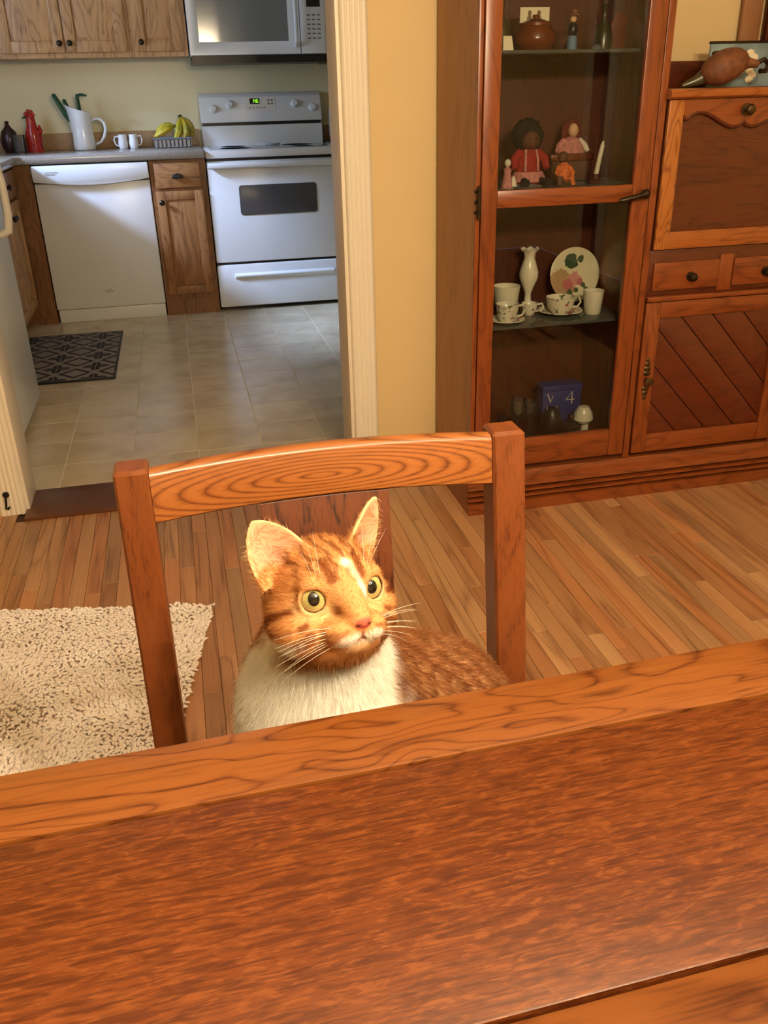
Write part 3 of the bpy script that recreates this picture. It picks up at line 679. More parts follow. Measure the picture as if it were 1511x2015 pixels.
# red rooster
t = thing('rooster_figurine', 'red ceramic rooster figurine standing on the counter', 'figurine', (-.785, 6.05, CZ)); rx = -.785
bm = bmesh.new(); lathe(bm, [(0, 0), (.046, 0), (.048, .012), (.044, .04), (.048, .075), (.042, .11), (.030, .145), (.026, .175), (.024, .195), (.012, .212), (0, .215)], (rx, 6.05, CZ), 24, sx=1, sy=.85); obj('body', bm, 'red_glaze', t)
bm = bmesh.new()
for dx, dz, r in ((-.022, .208, .012), (-.006, .220, .014), (.010, .218, .013), (.02, .205, .010)): ball(bm, (rx+dx, 6.05, CZ+dz), (r, r*.6, r*1.2), 10)
obj('comb', bm, 'red_glaze', t)
bm = bmesh.new(); tube(bm, [(rx-.022, 6.045, CZ+.195), (rx-.048, 6.04, CZ+.188)], [.009, .002], 8); obj('beak', bm, 'banana_tip', t)
bm = bmesh.new(); tube(bm, [(rx+.03, 6.05, CZ+.09), (rx+.045, 6.05, CZ+.12), (rx+.042, 6.05, CZ+.15)], [.016, .014, .005], 8); obj('tail', bm, 'red_glaze', t)
bm = bmesh.new(); lathe(bm, [(0, 0), (.035, 0), (.050, .03), (.054, .07), (.044, .115), (.020, .14), (.010, .16), (.014, .172), (0, .178)], (-.925, 6.06, CZ), 24); single('lidded_jar', bm, 'dark_glaze', 'dark round lidded jar in the kitchen corner left of the rooster', 'jar')
bm = bmesh.new(); lathe(bm, [(0, 0), (.034, 0), (.036, .01), (.036, .10), (.033, .10), (.033, .012), (0, .012)], (-.865, 5.98, CZ), 24); single('drinking_glass', bm, 'clear_glass', 'clear drinking glass between dark jar and red rooster', 'glass')
# two creamers
for cx_, s, lab in ((-.268, -1, 'small white creamer with its handle to the left'), (-.203, 1, 'small white creamer with its handle to the right')):
    t = thing('creamer', lab, 'mug', (cx_, 6.06, CZ), 'pair of small white creamers on the counter')
    bm = bmesh.new(); lathe(bm, [(0, 0), (.023, 0), (.027, .012), (.029, .035), (.024, .058), (.026, .080), (.023, .080), (.021, .058), (.024, .03), (0, .008)], (cx_, 6.06, CZ), 24); obj('body', bm, 'white_ceramic', t, 50)
    bm = bmesh.new(); tube(bm, [(cx_+s*.024, 6.06, CZ+.068), (cx_+s*.044, 6.06, CZ+.070), (cx_+s*.052, 6.06, CZ+.050), (cx_+s*.042, 6.06, CZ+.022), (cx_+s*.026, 6.06, CZ+.016)], .005, 8); obj('handle', bm, 'white_ceramic', t)
# banana basket
t = thing('fruit_basket', 'low grey slatted basket under the bananas', 'basket', (.035, 6.04, CZ))
bm = bmesh.new(); bx(bm, -.07, .14, 5.97, 6.11, CZ, CZ+.008, .003); obj('base', bm, 'grey_wire', t)
bm = bmesh.new(); tube(bm, [(-.078, 5.962, CZ+.052), (.148, 5.962, CZ+.052), (.148, 6.118, CZ+.052), (-.078, 6.118, CZ+.052), (-.078, 5.962, CZ+.052)], .006, 8); obj('rim', bm, 'grey_wire', t)
for i in range(9):
    for y_ in (5.965, 6.115): box('slat', -.074+.0245*i, -.060+.0245*i, y_-.003, y_+.003, CZ+.004, CZ+.050, 'grey_wire', t)
for i in range(5):
    for x_ in (-.075, .145): box('slat', x_-.003, x_+.003, 5.985+.026*i, 5.998+.026*i, CZ+.004, CZ+.050, 'grey_wire', t)
def banana(name, pts, rad, lab):
    t = thing(name, lab, 'banana', pts[0], 'bananas in the grey basket')
    bm = bmesh.new(); tube(bm, pts, rad, 7); obj('fruit', bm, 'banana', t)
    bm = bmesh.new(); tube(bm, [pts[-1], Vector(pts[-1])+(Vector(pts[-1])-Vector(pts[-2])).normalized()*.016], [rad[-1], rad[-1]*.9], 7); obj('stem', bm, 'banana_tip', t)
top = (.098, 6.04, CZ+.168); rd = [.005, .017, .023, .024, .020, .012, .007]
B_ = [[(.148, 6.03, CZ+.045), (.156, 6.03, CZ+.068), (.156, 6.03, CZ+.095), (.146, 6.03, CZ+.122), (.128, 6.035, CZ+.145), (.110, 6.04, CZ+.160), top],
      [(.085, 6.0, CZ+.042), (.105, 5.99, CZ+.055), (.120, 5.99, CZ+.082), (.122, 6.0, CZ+.11), (.115, 6.02, CZ+.138), (.105, 6.03, CZ+.158), top],
      [(.045, 5.99, CZ+.045), (.062, 5.98, CZ+.062), (.076, 5.98, CZ+.088), (.084, 6.0, CZ+.115), (.090, 6.02, CZ+.14), (.095, 6.03, CZ+.158), top]]
C_ = [[(-.075, 6.0, CZ+.065), (-.055, 5.99, CZ+.072), (-.028, 5.985, CZ+.088), (-.004, 5.985, CZ+.100), (.020, 5.99, CZ+.110), (.040, 6.0, CZ+.113), (.052, 6.01, CZ+.116)],
      [(-.060, 6.03, CZ+.088), (-.042, 6.02, CZ+.098), (-.018, 6.02, CZ+.110), (.004, 6.02, CZ+.118), (.026, 6.02, CZ+.124), (.044, 6.02, CZ+.122), (.055, 6.02, CZ+.122)]]
for pts, lab in zip(B_+C_, ('rightmost banana of the upright bunch in the basket', 'middle banana of the upright bunch in the basket', 'left banana of the upright bunch in the basket', 'lower of two bananas lying left in the basket', 'upper of two bananas lying left in the basket')):
    banana('banana', pts, rd, lab)
# canister right of the range, spoon rest on the cooktop
t = thing('canister', 'white upright canister right of the range', 'canister', (1.085, 6.05, CZ))
bm = bmesh.new(); bx(bm, 1.035, 1.135, 6.0, 6.10, CZ+.02, CZ+.19, .012); obj('body', bm, 'white_ceramic', t)
bm = bmesh.new(); bx(bm, 1.04, 1.13, 6.005, 6.095, CZ, CZ+.022, .004); obj('foot', bm, 'appliance_black', t); box('lid', 1.038, 1.132, 6.003, 6.097, CZ+.19, CZ+.205, 'white_ceramic', t, .004)
t = thing('spoon_rest', 'small white spoon rest on the range cooktop', 'spoon rest', (.61, 5.93, .947))
bm = bmesh.new(); lathe(bm, [(0, 0), (.040, 0), (.052, .014), (.048, .014), (.037, .004), (0, .004)], (.645, 5.93, .947), 24); obj('bowl', bm, 'white_ceramic', t, 50)
bm = bmesh.new(); tube(bm, [(.60, 5.93, .957), (.57, 5.93, .957), (.545, 5.93, .955)], [.014, .012, .014], 10, flat=.5); obj('handle', bm, 'white_ceramic', t)

# ------------------------------------------------------------------ oak secretary cabinet: glazed tower, fall-front desk, second tower
hc = thing('secretary_cabinet', 'tall oak secretary cabinet with glazed display door and fall-front desk', 'cabinet', (1.6, 2.62, 0))
bm = bmesh.new()
prism(bm, [(2.80, 0), (2.384, 0), (2.384, .036), (2.404, .037), (2.404, .045), (2.386, .046), (2.386, .054), (2.406, .055), (2.406, .063), (2.388, .064), (2.388, .072), (2.408, .073), (2.408, .082), (2.390, .083), (2.394, .100), (2.408, .108), (2.414, .112), (2.424, .124), (2.80, .124)], .802, 2.46, 'X'); obj('plinth', bm, 'hutch_x', hc, 25)
box('side_panel', .814, .834, 2.444, 2.80, .124, 2.0, 'hutch_side', hc); box('side_panel', 1.346, 1.368, 2.426, 2.80, .124, 2.0, 'hutch_z', hc, .002)
box('front_stile', .814, .828, 2.424, 2.444, .124, 2.0, 'hutch_z', hc, .002)
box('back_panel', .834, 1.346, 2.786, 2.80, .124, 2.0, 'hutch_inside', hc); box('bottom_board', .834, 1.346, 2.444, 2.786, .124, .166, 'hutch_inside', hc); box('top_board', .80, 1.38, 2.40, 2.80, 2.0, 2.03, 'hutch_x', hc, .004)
for z in (.581, .973, 1.326):
    bm = bmesh.new(); bx(bm, .836, 1.344, 2.475, 2.782, z-.009, z, .0015); obj('glass_shelf', bm, 'shelf_glass', hc)
# glazed door
bm = bmesh.new(); y0, y1 = 2.420, 2.442
bx(bm, .830, .877, y0, y1, .142, 1.98, .003); bx(bm, 1.288, 1.341, y0, y1, .142, 1.98, .003); door = obj('glazed_door', bm, 'hutch_z', hc)
bm = bmesh.new(); bx(bm, .877, 1.288, y0+.001, y1, .142, .232, .003); obj('bottom_rail', bm, 'hutch_x', door)
bm = bmesh.new(); bx(bm, .877, 1.288, y0+.001, y1, .932, .979, .003); obj('middle_rail', bm, 'hutch_x', door)
bm = bmesh.new(); bx(bm, .877, 1.288, y0+.001, y1, 1.90, 1.98, .003); obj('top_rail', bm, 'hutch_x', door)
box('pane', .874, 1.291, 2.430, 2.434, .229, .935, 'pane_glass', door); box('pane', .874, 1.291, 2.430, 2.434, .976, 1.903, 'pane_glass', door)
bm = bmesh.new(); tube(bm, [(1.240, 2.405, .938), (1.250, 2.400, .939), (1.300, 2.398, .949), (1.318, 2.398, .953)], [.006, .008, .008, .010], 10); ball(bm, (1.320, 2.402, .953), .014, 12); tube(bm, [(1.318, 2.405, .953), (1.318, 2.422, .953)], .008, 10); obj('latch_handle', bm, 'dark_metal', door)
bm = bmesh.new(); bx(bm, .816, .824, 2.408, 2.424, .915, .990, .002); tube(bm, [(.820, 2.408, .910), (.820, 2.408, .995)], .006, 10)
for z in (.925, .952, .980): ball(bm, (.813, 2.42, z), .005, 8)
obj('hinge', bm, 'dark_metal', hc)
# desk section
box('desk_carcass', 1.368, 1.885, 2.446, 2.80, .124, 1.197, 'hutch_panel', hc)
bm = bmesh.new(); prism(bm, [(2.80, 1.197), (2.412, 1.197), (2.404, 1.203), (2.402, 1.212), (2.408, 1.221), (2.416, 1.223), (2.80, 1.223)], 1.368, 1.885, 'X'); obj('desk_top', bm, 'hutch_light_x', hc)
box('back_rail', 1.368, 1.885, 2.784, 2.80, 1.223, 1.300, 'hutch_panel', hc, .003); box('back_stile', 1.80, 1.868, 2.784, 2.80, 1.300, 2.0, 'hutch_side', hc, .003)
FX0, FX1, FZ0, FZ1 = 1.376, 1.856, .790, 1.196
bm = bmesh.new(); bx(bm, FX0, FX1, 2.432, 2.446, FZ0, FZ1); ff = obj('fall_front', bm, 'hutch_panel', hc)
bm = bmesh.new(); bx(bm, FX0, FX0+.046, 2.420, 2.433, FZ0, FZ1, .002); obj('stile', bm, 'hutch_light_z', ff)
bm = bmesh.new(); bx(bm, FX1-.046, FX1, 2.420, 2.433, FZ0, FZ1, .002); obj('stile', bm, 'hutch_light_z', ff)
bm = bmesh.new(); bx(bm, FX0+.046, FX1-.046, 2.4205, 2.433, FZ0, FZ0+.05, .002); obj('rail', bm, 'hutch_light_x', ff)
cx_ = (FX0+FX1)/2; half = FX1-.046-cx_
def scallop(u):      # u: 0 centre .. 1 edge
    pts = [(0, 1.139), (.05, 1.131), (.12, 1.126), (.22, 1.127), (.36, 1.138), (.50, 1.153), (.64, 1.164), (.78, 1.166), (.88, 1.158), (.93, 1.150), (.96, 1.150), (1, 1.158)]
    for (a, b), (c, d) in zip(pts, pts[1:]):
        if a <= u <= c: return b+(d-b)*(u-a)/(c-a)
for th, dz, m_ in ((2.4205, 0, 'hutch_x'),):
    low = [(cx_+half*s, scallop(abs(s))+dz) for s in [i/40 for i in range(-40, 41)]]
    bm = bmesh.new(); prism(bm, [(cx_-half, FZ1), (cx_+half, FZ1)]+low[::-1], th, 2.433, 'Y'); obj('scalloped_rail' if dz == 0 else 'scallop_bead', bm, m_, ff)
bm = bmesh.new(); tube(bm, [(cx_+half*s, 2.424, scallop(abs(s))-.004) for s in [i/40 for i in range(-40, 41)]], .0055, 8); obj('scallop_bead', bm, 'hutch_inside', ff)
bm = bmesh.new(); rotY = Matrix.Rotation(PI/2, 3, 'X')
def pull(parent, x_, z_, r=.015, front=2.42, m_='brass_dark'):
    bm = bmesh.new(); lathe(bm, [(0, 0), (r*1.1, 0), (r*1.1, r*.15), (r*.4, r*.3), (r*.4, r*.9), (r*.85, r*1.2), (r, r*1.6), (r*.8, r*2), (r*.3, r*2.2), (0, r*2.2)], (x_, front, z_), 18, rot=rotY); return obj('knob', bm, m_, parent)
bm.free(); pull(ff, 1.616, 1.166)
# drawer row
bm = bmesh.new(); bx(bm, 1.370, 1.884, 2.430, 2.446, .640, .788, .002); dfr = obj('drawer_frame', bm, 'hutch_panel', hc)
for a, b_, kx in ((1.384, 1.604, 1.508), (1.654, 1.874, 1.764)):
    bm = bmesh.new(); bx(bm, a, b_, 2.420, 2.431, .668, .752, .004); d = obj('drawer', bm, 'hutch_x', hc); pull(d, kx, .706, .013, 2.42, 'dark_metal')
box('divider', 1.606, 1.652, 2.424, 2.431, .655, .765, 'hutch_z', hc, .002); box('mid_moulding', 1.370, 1.884, 2.414, 2.431, .636, .651, 'hutch_x', hc, .003)
# lower door with diagonal boards
bm = bmesh.new(); LX0, LX1, LZ0, LZ1 = 1.372, 1.884, .138, .633; f_ = .050
bx(bm, LX0+.01, LX1-.01, 2.436, 2.4405, LZ0+.01, LZ1-.01); ld = obj('panelled_door', bm, 'dark_glaze', hc)
for a in (LX0, LX1-f_):
    bm = bmesh.new(); bx(bm, a, a+f_, 2.420, 2.436, LZ0, LZ1, .003); obj('stile', bm, 'hutch_z', ld)
for a, b_ in ((LZ0, LZ0+.062), (LZ1-f_, LZ1)):
    bm = bmesh.new(); bx(bm, LX0+f_, LX1-f_, 2.421, 2.436, a, b_, .003); obj('rail', bm, 'hutch_x', ld)
def clip(poly, fn):
    out = []
    for i in range(len(poly)):
        a, b = poly[i-1], poly[i]; fa, fb = fn(a), fn(b)
        if (fa < 0) != (fb < 0):
            s = fa/(fa-fb); out.append((a[0]+(b[0]-a[0])*s, a[1]+(b[1]-a[1])*s))
        if fb >= 0: out.append(b)
    return out
PX0, PX1, PZ0, PZ1 = LX0+f_, LX1-f_, LZ0+.062, LZ1-f_
STEP = .108                     # spacing measured along x; boards fall to the right
for k in range(-1, 9):
    c0 = PX0+PZ1-.40+STEP*k-.0; c1 = c0+STEP-.003
    q = clip(clip([(PX0, PZ0), (PX1, PZ0), (PX1, PZ1), (PX0, PZ1)], lambda p: p[0]+p[1]*0.92-c0), lambda p: c1-(p[0]+p[1]*0.92))
    if len(q) >= 3:
        ar = abs(sum(q[i-1][0]*q[i][1]-q[i][0]*q[i-1][1] for i in range(len(q))))/2
        if ar > 2e-4:
            bm = bmesh.new(); prism(bm, q, 2.4285, 2.4362, 'Y', .0016); obj('diagonal_board', bm, 'hutch_board', ld)
bm = bmesh.new()
for z, r in ((.452, .006), (.440, .010), (.425, .012), (.410, .013), (.360, .013), (.345, .011), (.332, .007)): ball(bm, (1.397, 2.419, z), (r, .003, .010), 10)
lathe(bm, [(0, 0), (.008, 0), (.006, .010), (.013, .016), (.014, .022), (0, .028)], (1.397, 2.418, .388), 14, rot=rotY); obj('latch_pull', bm, 'brass_dark', ld)
# second tower at the right
box('side_panel', 1.886, 1.906, 2.426, 2.80, .124, 2.0, 'hutch_z', hc, .002); box('side_moulding', 1.880, 1.886, 2.764, 2.784, 1.300, 2.0, 'hutch_panel', hc, .002)
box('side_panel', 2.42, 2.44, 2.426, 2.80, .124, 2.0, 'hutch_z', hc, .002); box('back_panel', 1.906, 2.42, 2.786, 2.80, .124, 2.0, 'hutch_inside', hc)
bm = bmesh.new(); bx(bm, 1.910, 1.958, 2.42, 2.442, .142, 1.98, .003); bx(bm, 2.366, 2.418, 2.42, 2.442, .142, 1.98, .003); bx(bm, 1.958, 2.366, 2.42, 2.442, .142, .232, .003); bx(bm, 1.958, 2.366, 2.42, 2.442, .932, .979, .003); bx(bm, 1.958, 2.366, 2.42, 2.442, 1.90, 1.98, .003); d = obj('glazed_door', bm, 'hutch_z', hc)
box('pane', 1.955, 2.37, 2.43, 2.434, .229, .935, 'pane_glass', d); box('pane', 1.955, 2.37, 2.43, 2.434, .976, 1.903, 'pane_glass', d); box('top_board', 1.875, 2.46, 2.40, 2.80, 2.0, 2.03, 'hutch_x', hc, .004)

# ------------------------------------------------------------------ things on the desk top
DZ = 1.2235
t = thing('carved_figurine', 'rounded brown carved animal figurine lying on the desk shelf', 'figurine', (1.60, 2.52, DZ))
bm = bmesh.new(); ball(bm, (1.592, 2.52, DZ+.054), (.074, .050, .045), 22, Matrix.Rotation(-.35, 3, 'Y')); obj('body', bm, 'figure_brown', t)
bm = bmesh.new(); tube(bm, [(1.63, 2.515, DZ+.055), (1.665, 2.51, DZ+.062), (1.69, 2.505, DZ+.058)], [.022, .014, .010], 10); obj('neck', bm, 'figure_brown', t)
bm = bmesh.new(); tube(bm, [(1.685, 2.505, DZ+.060), (1.705, 2.50, DZ+.070), (1.720, 2.50, DZ+.058), (1.715, 2.50, DZ+.040), (1.695, 2.50, DZ+.040)], .007, 8); obj('curled_tail', bm, 'dark_metal', t)
bm = bmesh.new(); tube(bm, [(1.545, 2.53, DZ+.034), (1.515, 2.535, DZ+.018), (1.475, 2.54, DZ+.006)], [.024, .014, .005], 10); obj('foot', bm, 'olive_glaze', t)
for x_ in (1.578, 1.622):
    bm = bmesh.new(); ball(bm, (x_, 2.545, DZ+.088), (.016, .012, .008), 10); obj('ear', bm, 'dark_metal', t)
t = thing('picture', 'blue-grey unframed picture panel leaning behind the carved figurine', 'picture', (1.72, 2.65, DZ))
bm = bmesh.new(); bx(bm, 1.618, 1.84, 2.645, 2.653, DZ, DZ+.120, .001); obj('panel', bm, 'picture_blue', t)
bm = bmesh.new(); 
for i in range(7): ball(bm, (1.76+.010*math.sin(i*1.7), 2.6445, DZ+.02+.012*i), (.014, .0012, .010), 8)
obj('painted_patch', bm, 'paper', t); bm = bmesh.new(); bx(bm, 1.616, 1.842, 2.643, 2.655, DZ+.117, DZ+.124, .001); obj('top_edge', bm, 'dark_metal', t)

# ------------------------------------------------------------------ things behind the glass
def S(x_, z_, Y): return (x_*Y/2.55, Y, 1.235+(z_-1.235)*Y/2.55)
# doll shelf (z .973)
Z = .9735
t = thing('rag_doll', 'seated rag doll with round black hair and red dress with pink apron', 'doll', (1.03, 2.60, Z))
cx, cy = 1.035, 2.60
bm = bmesh.new(); lathe(bm, [(0, 0), (.052, 0), (.050, .012), (.040, .035), (.034, .06), (.030, .085), (.016, .10), (0, .102)], (cx, cy, Z+.004), 22, sy=.8); obj('dress', bm, 'doll_red', t)
bm = bmesh.new(); lathe(bm, [(.040, .034), (.056, .008), (.058, .010), (.043, .036)], (cx, cy-.003, Z+.002), 26, sy=.85)
for s in (-1, 1): tube(bm, [(cx+s*.020, cy-.030, Z+.040), (cx+s*.019, cy-.028, Z+.07), (cx+s*.016, cy-.018, Z+.098)], .004, 6)
obj('apron', bm, 'doll_pink', t)
for s in (-1, 1):
    bm = bmesh.new(); tube(bm, [(cx+s*.024, cy, Z+.090), (cx+s*.046, cy-.008, Z+.072), (cx+s*.050, cy-.022, Z+.045)], [.014, .014, .010], 8); obj('sleeve', bm, 'doll_red', t)
    bm = bmesh.new(); tube(bm, [(cx+s*.020, cy-.02, Z+.014), (cx+s*.030, cy-.055, Z+.012), (cx+s*.036, cy-.082, Z+.012)], [.012, .011, .012], 8); obj('leg', bm, 'doll_hair', t)
bm = bmesh.new(); ball(bm, (cx, cy-.004, Z+.124), (.030, .028, .030), 18); hd = obj('head', bm, 'doll_brown', t)
bm = bmesh.new(); ball(bm, (cx, cy+.010, Z+.132), (.046, .034, .046), 18)
for i in range(70):
    a, h = random.uniform(0, 2*PI), random.uniform(-.4, 1); rr = math.sqrt(max(0, 1-h*h)); p = Vector((cx+.045*rr*math.cos(a), cy+.012+.032*abs(rr*math.sin(a)), Z+.132+.045*h)); ball(bm, p, .008, 6)
obj('hair', bm, 'doll_hair', hd)
bm = bmesh.new(); tube(bm, [(cx-.005+.01*i/6, cy-.0305, Z+.113-.0012*math.sin(PI*i/6)) for i in range(7)], .0011, 6); obj('mouth', bm, 'doll_red', hd)
bm = bmesh.new()
for s in (-1, 1): ball(bm, (cx+s*.010, cy-.030, Z+.128), .0026, 8)
obj('eyes', bm, 'doll_hair', hd)
t = thing('keepsake_box', 'dark brown keepsake box at the back of the doll shelf', 'box', (1.20, 2.70, Z))
bm = bmesh.new(); bx(bm, 1.135, 1.27, 2.66, 2.75, Z, Z+.056, .003); obj('body', bm, 'doll_brown', t); box('lid', 1.132, 1.273, 2.657, 2.753, Z+.057, Z+.076, 'brown_glaze', t, .003)
t = thing('doll', 'auburn-haired doll in pale brown dress seated on the keepsake box', 'doll', (1.215, 2.705, Z+.077)); cx, cy, cz = 1.215, 2.705, Z+.077
bm = bmesh.new(); lathe(bm, [(0, 0), (.046, 0), (.042, .014), (.030, .034), (.014, .046), (0, .048)], (cx, cy, cz), 20, sy=.7); obj('dress', bm, 'doll_pink', t)
for s in (-1, 1):
    bm = bmesh.new(); tube(bm, [(cx+s*.022, cy, cz+.036), (cx+s*.042, cy-.006, cz+.020), (cx+s*.052, cy-.014, cz+.004)], [.011, .010, .006], 8); obj('sleeve', bm, 'doll_white' if s > 0 else 'doll_pink', t)
bm = bmesh.new(); ball(bm, (cx, cy-.010, cz+.064), (.016, .015, .020), 16); hd = obj('head', bm, 'doll_skin', t)
bm = bmesh.new(); ball(bm, (cx, cy+.008, cz+.068), (.030, .020, .030), 16); ball(bm, (cx-.022, cy+.004, cz+.054), (.012, .012, .022), 10); ball(bm, (cx+.022, cy+.004, cz+.054), (.012, .012, .022), 10); obj('hair', bm, 'doll_auburn', hd)
t = thing('figurine', 'small dark seated figurine in orange printed shirt on the doll shelf', 'figurine', (1.118, 2.53, Z)); cx, cy = 1.118, 2.53
bm = bmesh.new(); lathe(bm, [(0, .015), (.018, .018), (.022, .03), (.018, .055), (.008, .064), (0, .066)], (cx, cy, Z), 16); obj('shirt', bm, 'orange_print', t)
bm = bmesh.new(); ball(bm, (cx-.004, cy, Z+.078), (.016, .015, .016), 14); obj('head', bm, 'doll_brown', t)
for s in (-1, 1):
    bm = bmesh.new(); tube(bm, [(cx+s*.008, cy, Z+.016), (cx+s*.018, cy-.022, Z+.022), (cx+s*.022, cy-.028, Z+.003)], [.010, .009, .007], 8); obj('leg', bm, 'doll_brown' if s < 0 else 'orange_print', t)
    bm = bmesh.new(); tube(bm, [(cx+s*.016, cy, Z+.052), (cx+s*.026, cy-.012, Z+.036), (cx+s*.016, cy-.022, Z+.026)], .006, 8); obj('arm', bm, 'orange_print', t)
t = thing('figurine', 'tiny lady figurine with pink dress and pale hair beside the rag doll', 'figurine', (.945, 2.53, Z)); cx, cy = .945, 2.53
bm = bmesh.new(); lathe(bm, [(0, 0), (.018, 0), (.015, .015), (.010, .038), (.012, .05), (.005, .058), (0, .059)], (cx, cy, Z), 16); obj('dress', bm, 'doll_pink', t)
bm = bmesh.new(); ball(bm, (cx, cy, Z+.068), (.010, .010, .011), 12); obj('head', bm, 'wax', t); bm = bmesh.new(); lathe(bm, [(0, 0), (.012, 0), (.008, .02), (.003, .032), (0, .033)], (cx+.018, cy-.004, Z), 12); obj('lamb', bm, 'wax', t)
bm = bmesh.new(); lathe(bm, [(0, 0), (.040, 0), (.046, .006), (.043, .006), (.038, .002), (0, .002)], (1.0, 2.515, Z), 24); single('dish', bm, 'grey_wire', 'shallow silvery dish at the front of the doll shelf', 'dish')
t = thing('candle', 'white taper candle leaning in a low dark holder on the doll shelf', 'candle', (1.235, 2.56, Z))
bm = bmesh.new(); lathe(bm, [(0, 0), (.022, 0), (.024, .006), (.010, .012), (.010, .026), (.007, .026), (0, .018)], (1.236, 2.56, Z), 18); obj('holder', bm, 'doll_brown', t)
bm = bmesh.new(); tube(bm, [(1.236, 2.56, Z+.020), (1.243, 2.56, Z+.066), (1.250, 2.56, Z+.104), (1.252, 2.56, Z+.116)], [.0075, .0072, .0065, .002], 12); obj('taper', bm, 'wax', t)
# china shelf (z .581)
Z = .5815
t = thing('bud_vase', 'white ruffle-rimmed bud vase behind the teacups', 'vase', (1.095, 2.70, Z))
bm = bmesh.new(); lathe(bm, [(0, 0), (.024, 0), (.026, .005), (.012, .018), (.010, .045), (.016, .062), (.030, .095), (.031, .115), (.022, .145), (.017, .160), (.020, .176), (.030, .188), (.026, .188), (.014, .165), (0, .16)], (1.095, 2.70, Z), 28)
for v in bm.verts:
    if v.co.z > Z+.18: v.co.z += .004*math.sin(math.atan2(v.co.y-2.70, v.co.x-1.095)*7)
obj('body', bm, 'bone_china', t, 55)
t = thing('plate', 'rose-painted china plate standing on edge at the back of the shelf', 'plate', (1.262, 2.72, Z))
rot = Matrix.Rotation(PI/2-.16, 3, 'X')
bm = bmesh.new(); lathe(bm, [(0, 0), (.055, 0), (.085, .012), (.087, .014), (.084, .015), (.055, .004), (0, .003)], (1.258, 2.716, Z+.094), 40, rot=rot); pl = obj('plate_body', bm, 'rose_china', t, 60)
bm = bmesh.new()
for s in (-1, 1): tube(bm, [(1.262+s*.035, 2.69, Z+.003), (1.262+s*.035, 2.74, Z+.003), (1.262+s*.03, 2.768, Z+.08)], .003, 6); tube(bm, [(1.262+s*.035, 2.69, Z+.003), (1.262+s*.035, 2.692, Z+.016)], .003, 6)
obj('stand', bm, 'dark_metal', t)
def cup(x_, y_, r, h, m_, lab, cat='cup', handle=None, saucer=0, z=None, nm='teacup'):
    z = Z if z is None else z
    t = thing(nm, lab, cat, (x_, y_, z), 'china on the middle glass shelf'); b0 = z
    if saucer:
        bm = bmesh.new(); lathe(bm, [(0, 0), (saucer*.5, 0), (saucer, .014), (saucer*.98, .016), (saucer*.5, .004), (0, .004)], (x_, y_, z), 30); obj('saucer', bm, m_, t, 55); b0 = z+.005
    bm = bmesh.new(); lathe(bm, [(0, 0), (r*.55, 0), (r*.6, h*.06), (r*.85, h*.35), (r, h), (r*.93, h), (r*.78, h*.38), (0, h*.1)], (x_, y_, b0), 28); obj('bowl', bm, m_, t, 55)
    if handle:
        s = handle; bm = bmesh.new(); tube(bm, [(x_+s*r*.92, y_-.004, b0+h*.85), (x_+s*(r+.014), y_-.006, b0+h*.9), (x_+s*(r+.020), y_-.006, b0+h*.6), (x_+s*(r+.010), y_-.005, b0+h*.32), (x_+s*r*.8, y_-.003, b0+h*.28)], .0032, 8); obj('handle', bm, m_, t)
cup(.955, 2.515, .036, .056, 'floral_china', 'rose teacup on saucer nearest the left door stile', handle=1, saucer=.056)
cup(1.158, 2.58, .047, .050, 'floral_china', 'wide flowered teacup on saucer in front of the painted plate', handle=1, saucer=.072)
cup(1.005, 2.66, .044, .085, 'bone_china', 'plain cream china bowl at the left behind the rose teacup', 'bowl', nm='bowl')
cup(1.062, 2.60, .026, .038, 'floral_china', 'small flowered creamer jug below the bud vase', 'jug', handle=1, nm='creamer_jug')
t = thing('tumbler', 'plain white china tumbler at the right of the teacups', 'cup', (1.258, 2.555, Z), 'china on the middle glass shelf')
bm = bmesh.new(); lathe(bm, [(0, 0), (.024, 0), (.026, .003), (.033, .074), (.030, .074), (.023, .008), (0, .006)], (1.258, 2.555, Z), 28); obj('body', bm, 'bone_china', t, 55)
# floor of the tower (z .166)
Z = .1665
t = thing('gift_box', 'blue box standing at the back of the lowest shelf', 'box', (1.20, 2.66, Z)); bm = bmesh.new(); bx(bm, 1.145, 1.285, 2.64, 2.70, Z, Z+.135, .003); obj('body', bm, 'blue_box', t); box('lid', 1.143, 1.287, 2.638, 2.702, Z+.135, Z+.155, 'blue_box', t, .003)
bm = bmesh.new(); tube(bm, [(1.160, 2.6375, Z+.128), (1.172, 2.6375, Z+.098), (1.180, 2.6375, Z+.120)], .0025, 6); tube(bm, [(1.250, 2.6375, Z+.088), (1.250, 2.6375, Z+.130), (1.228, 2.6375, Z+.102), (1.258, 2.6375, Z+.102)], .0022, 6); obj('lettering', bm, 'paper', t)
t = thing('owl_figurine', 'dark owl-shaped figurine in front of the blue box', 'figurine', (1.14, 2.55, Z)); cx, cy = 1.14, 2.55
bm = bmesh.new(); lathe(bm, [(0, 0), (.030, 0), (.038, .02), (.038, .055), (.030, .085), (.026, .10), (.016, .112), (0, .115)], (cx, cy, Z), 20); obj('body', bm, 'appliance_black', t)
for s in (-1, 1):
    bm = bmesh.new(); lathe(bm, [(.009, 0), (.006, .012), (0, .022)], (cx+s*.017, cy, Z+.100), 8); obj('ear', bm, 'appliance_black', t)
t = thing('ink_bottle', 'dark round stoppered bottle between owl and mushroom figurine', 'bottle', (1.205, 2.54, Z)); bm = bmesh.new(); lathe(bm, [(0, 0), (.030, 0), (.032, .02), (.030, .045), (.012, .058), (.011, .070), (0, .072)], (1.205, 2.54, Z), 20); obj('body', bm, 'appliance_black', t); bm = bmesh.new(); ball(bm, (1.205, 2.54, Z+.078), .012, 10); obj('stopper', bm, 'dark_glaze', t)
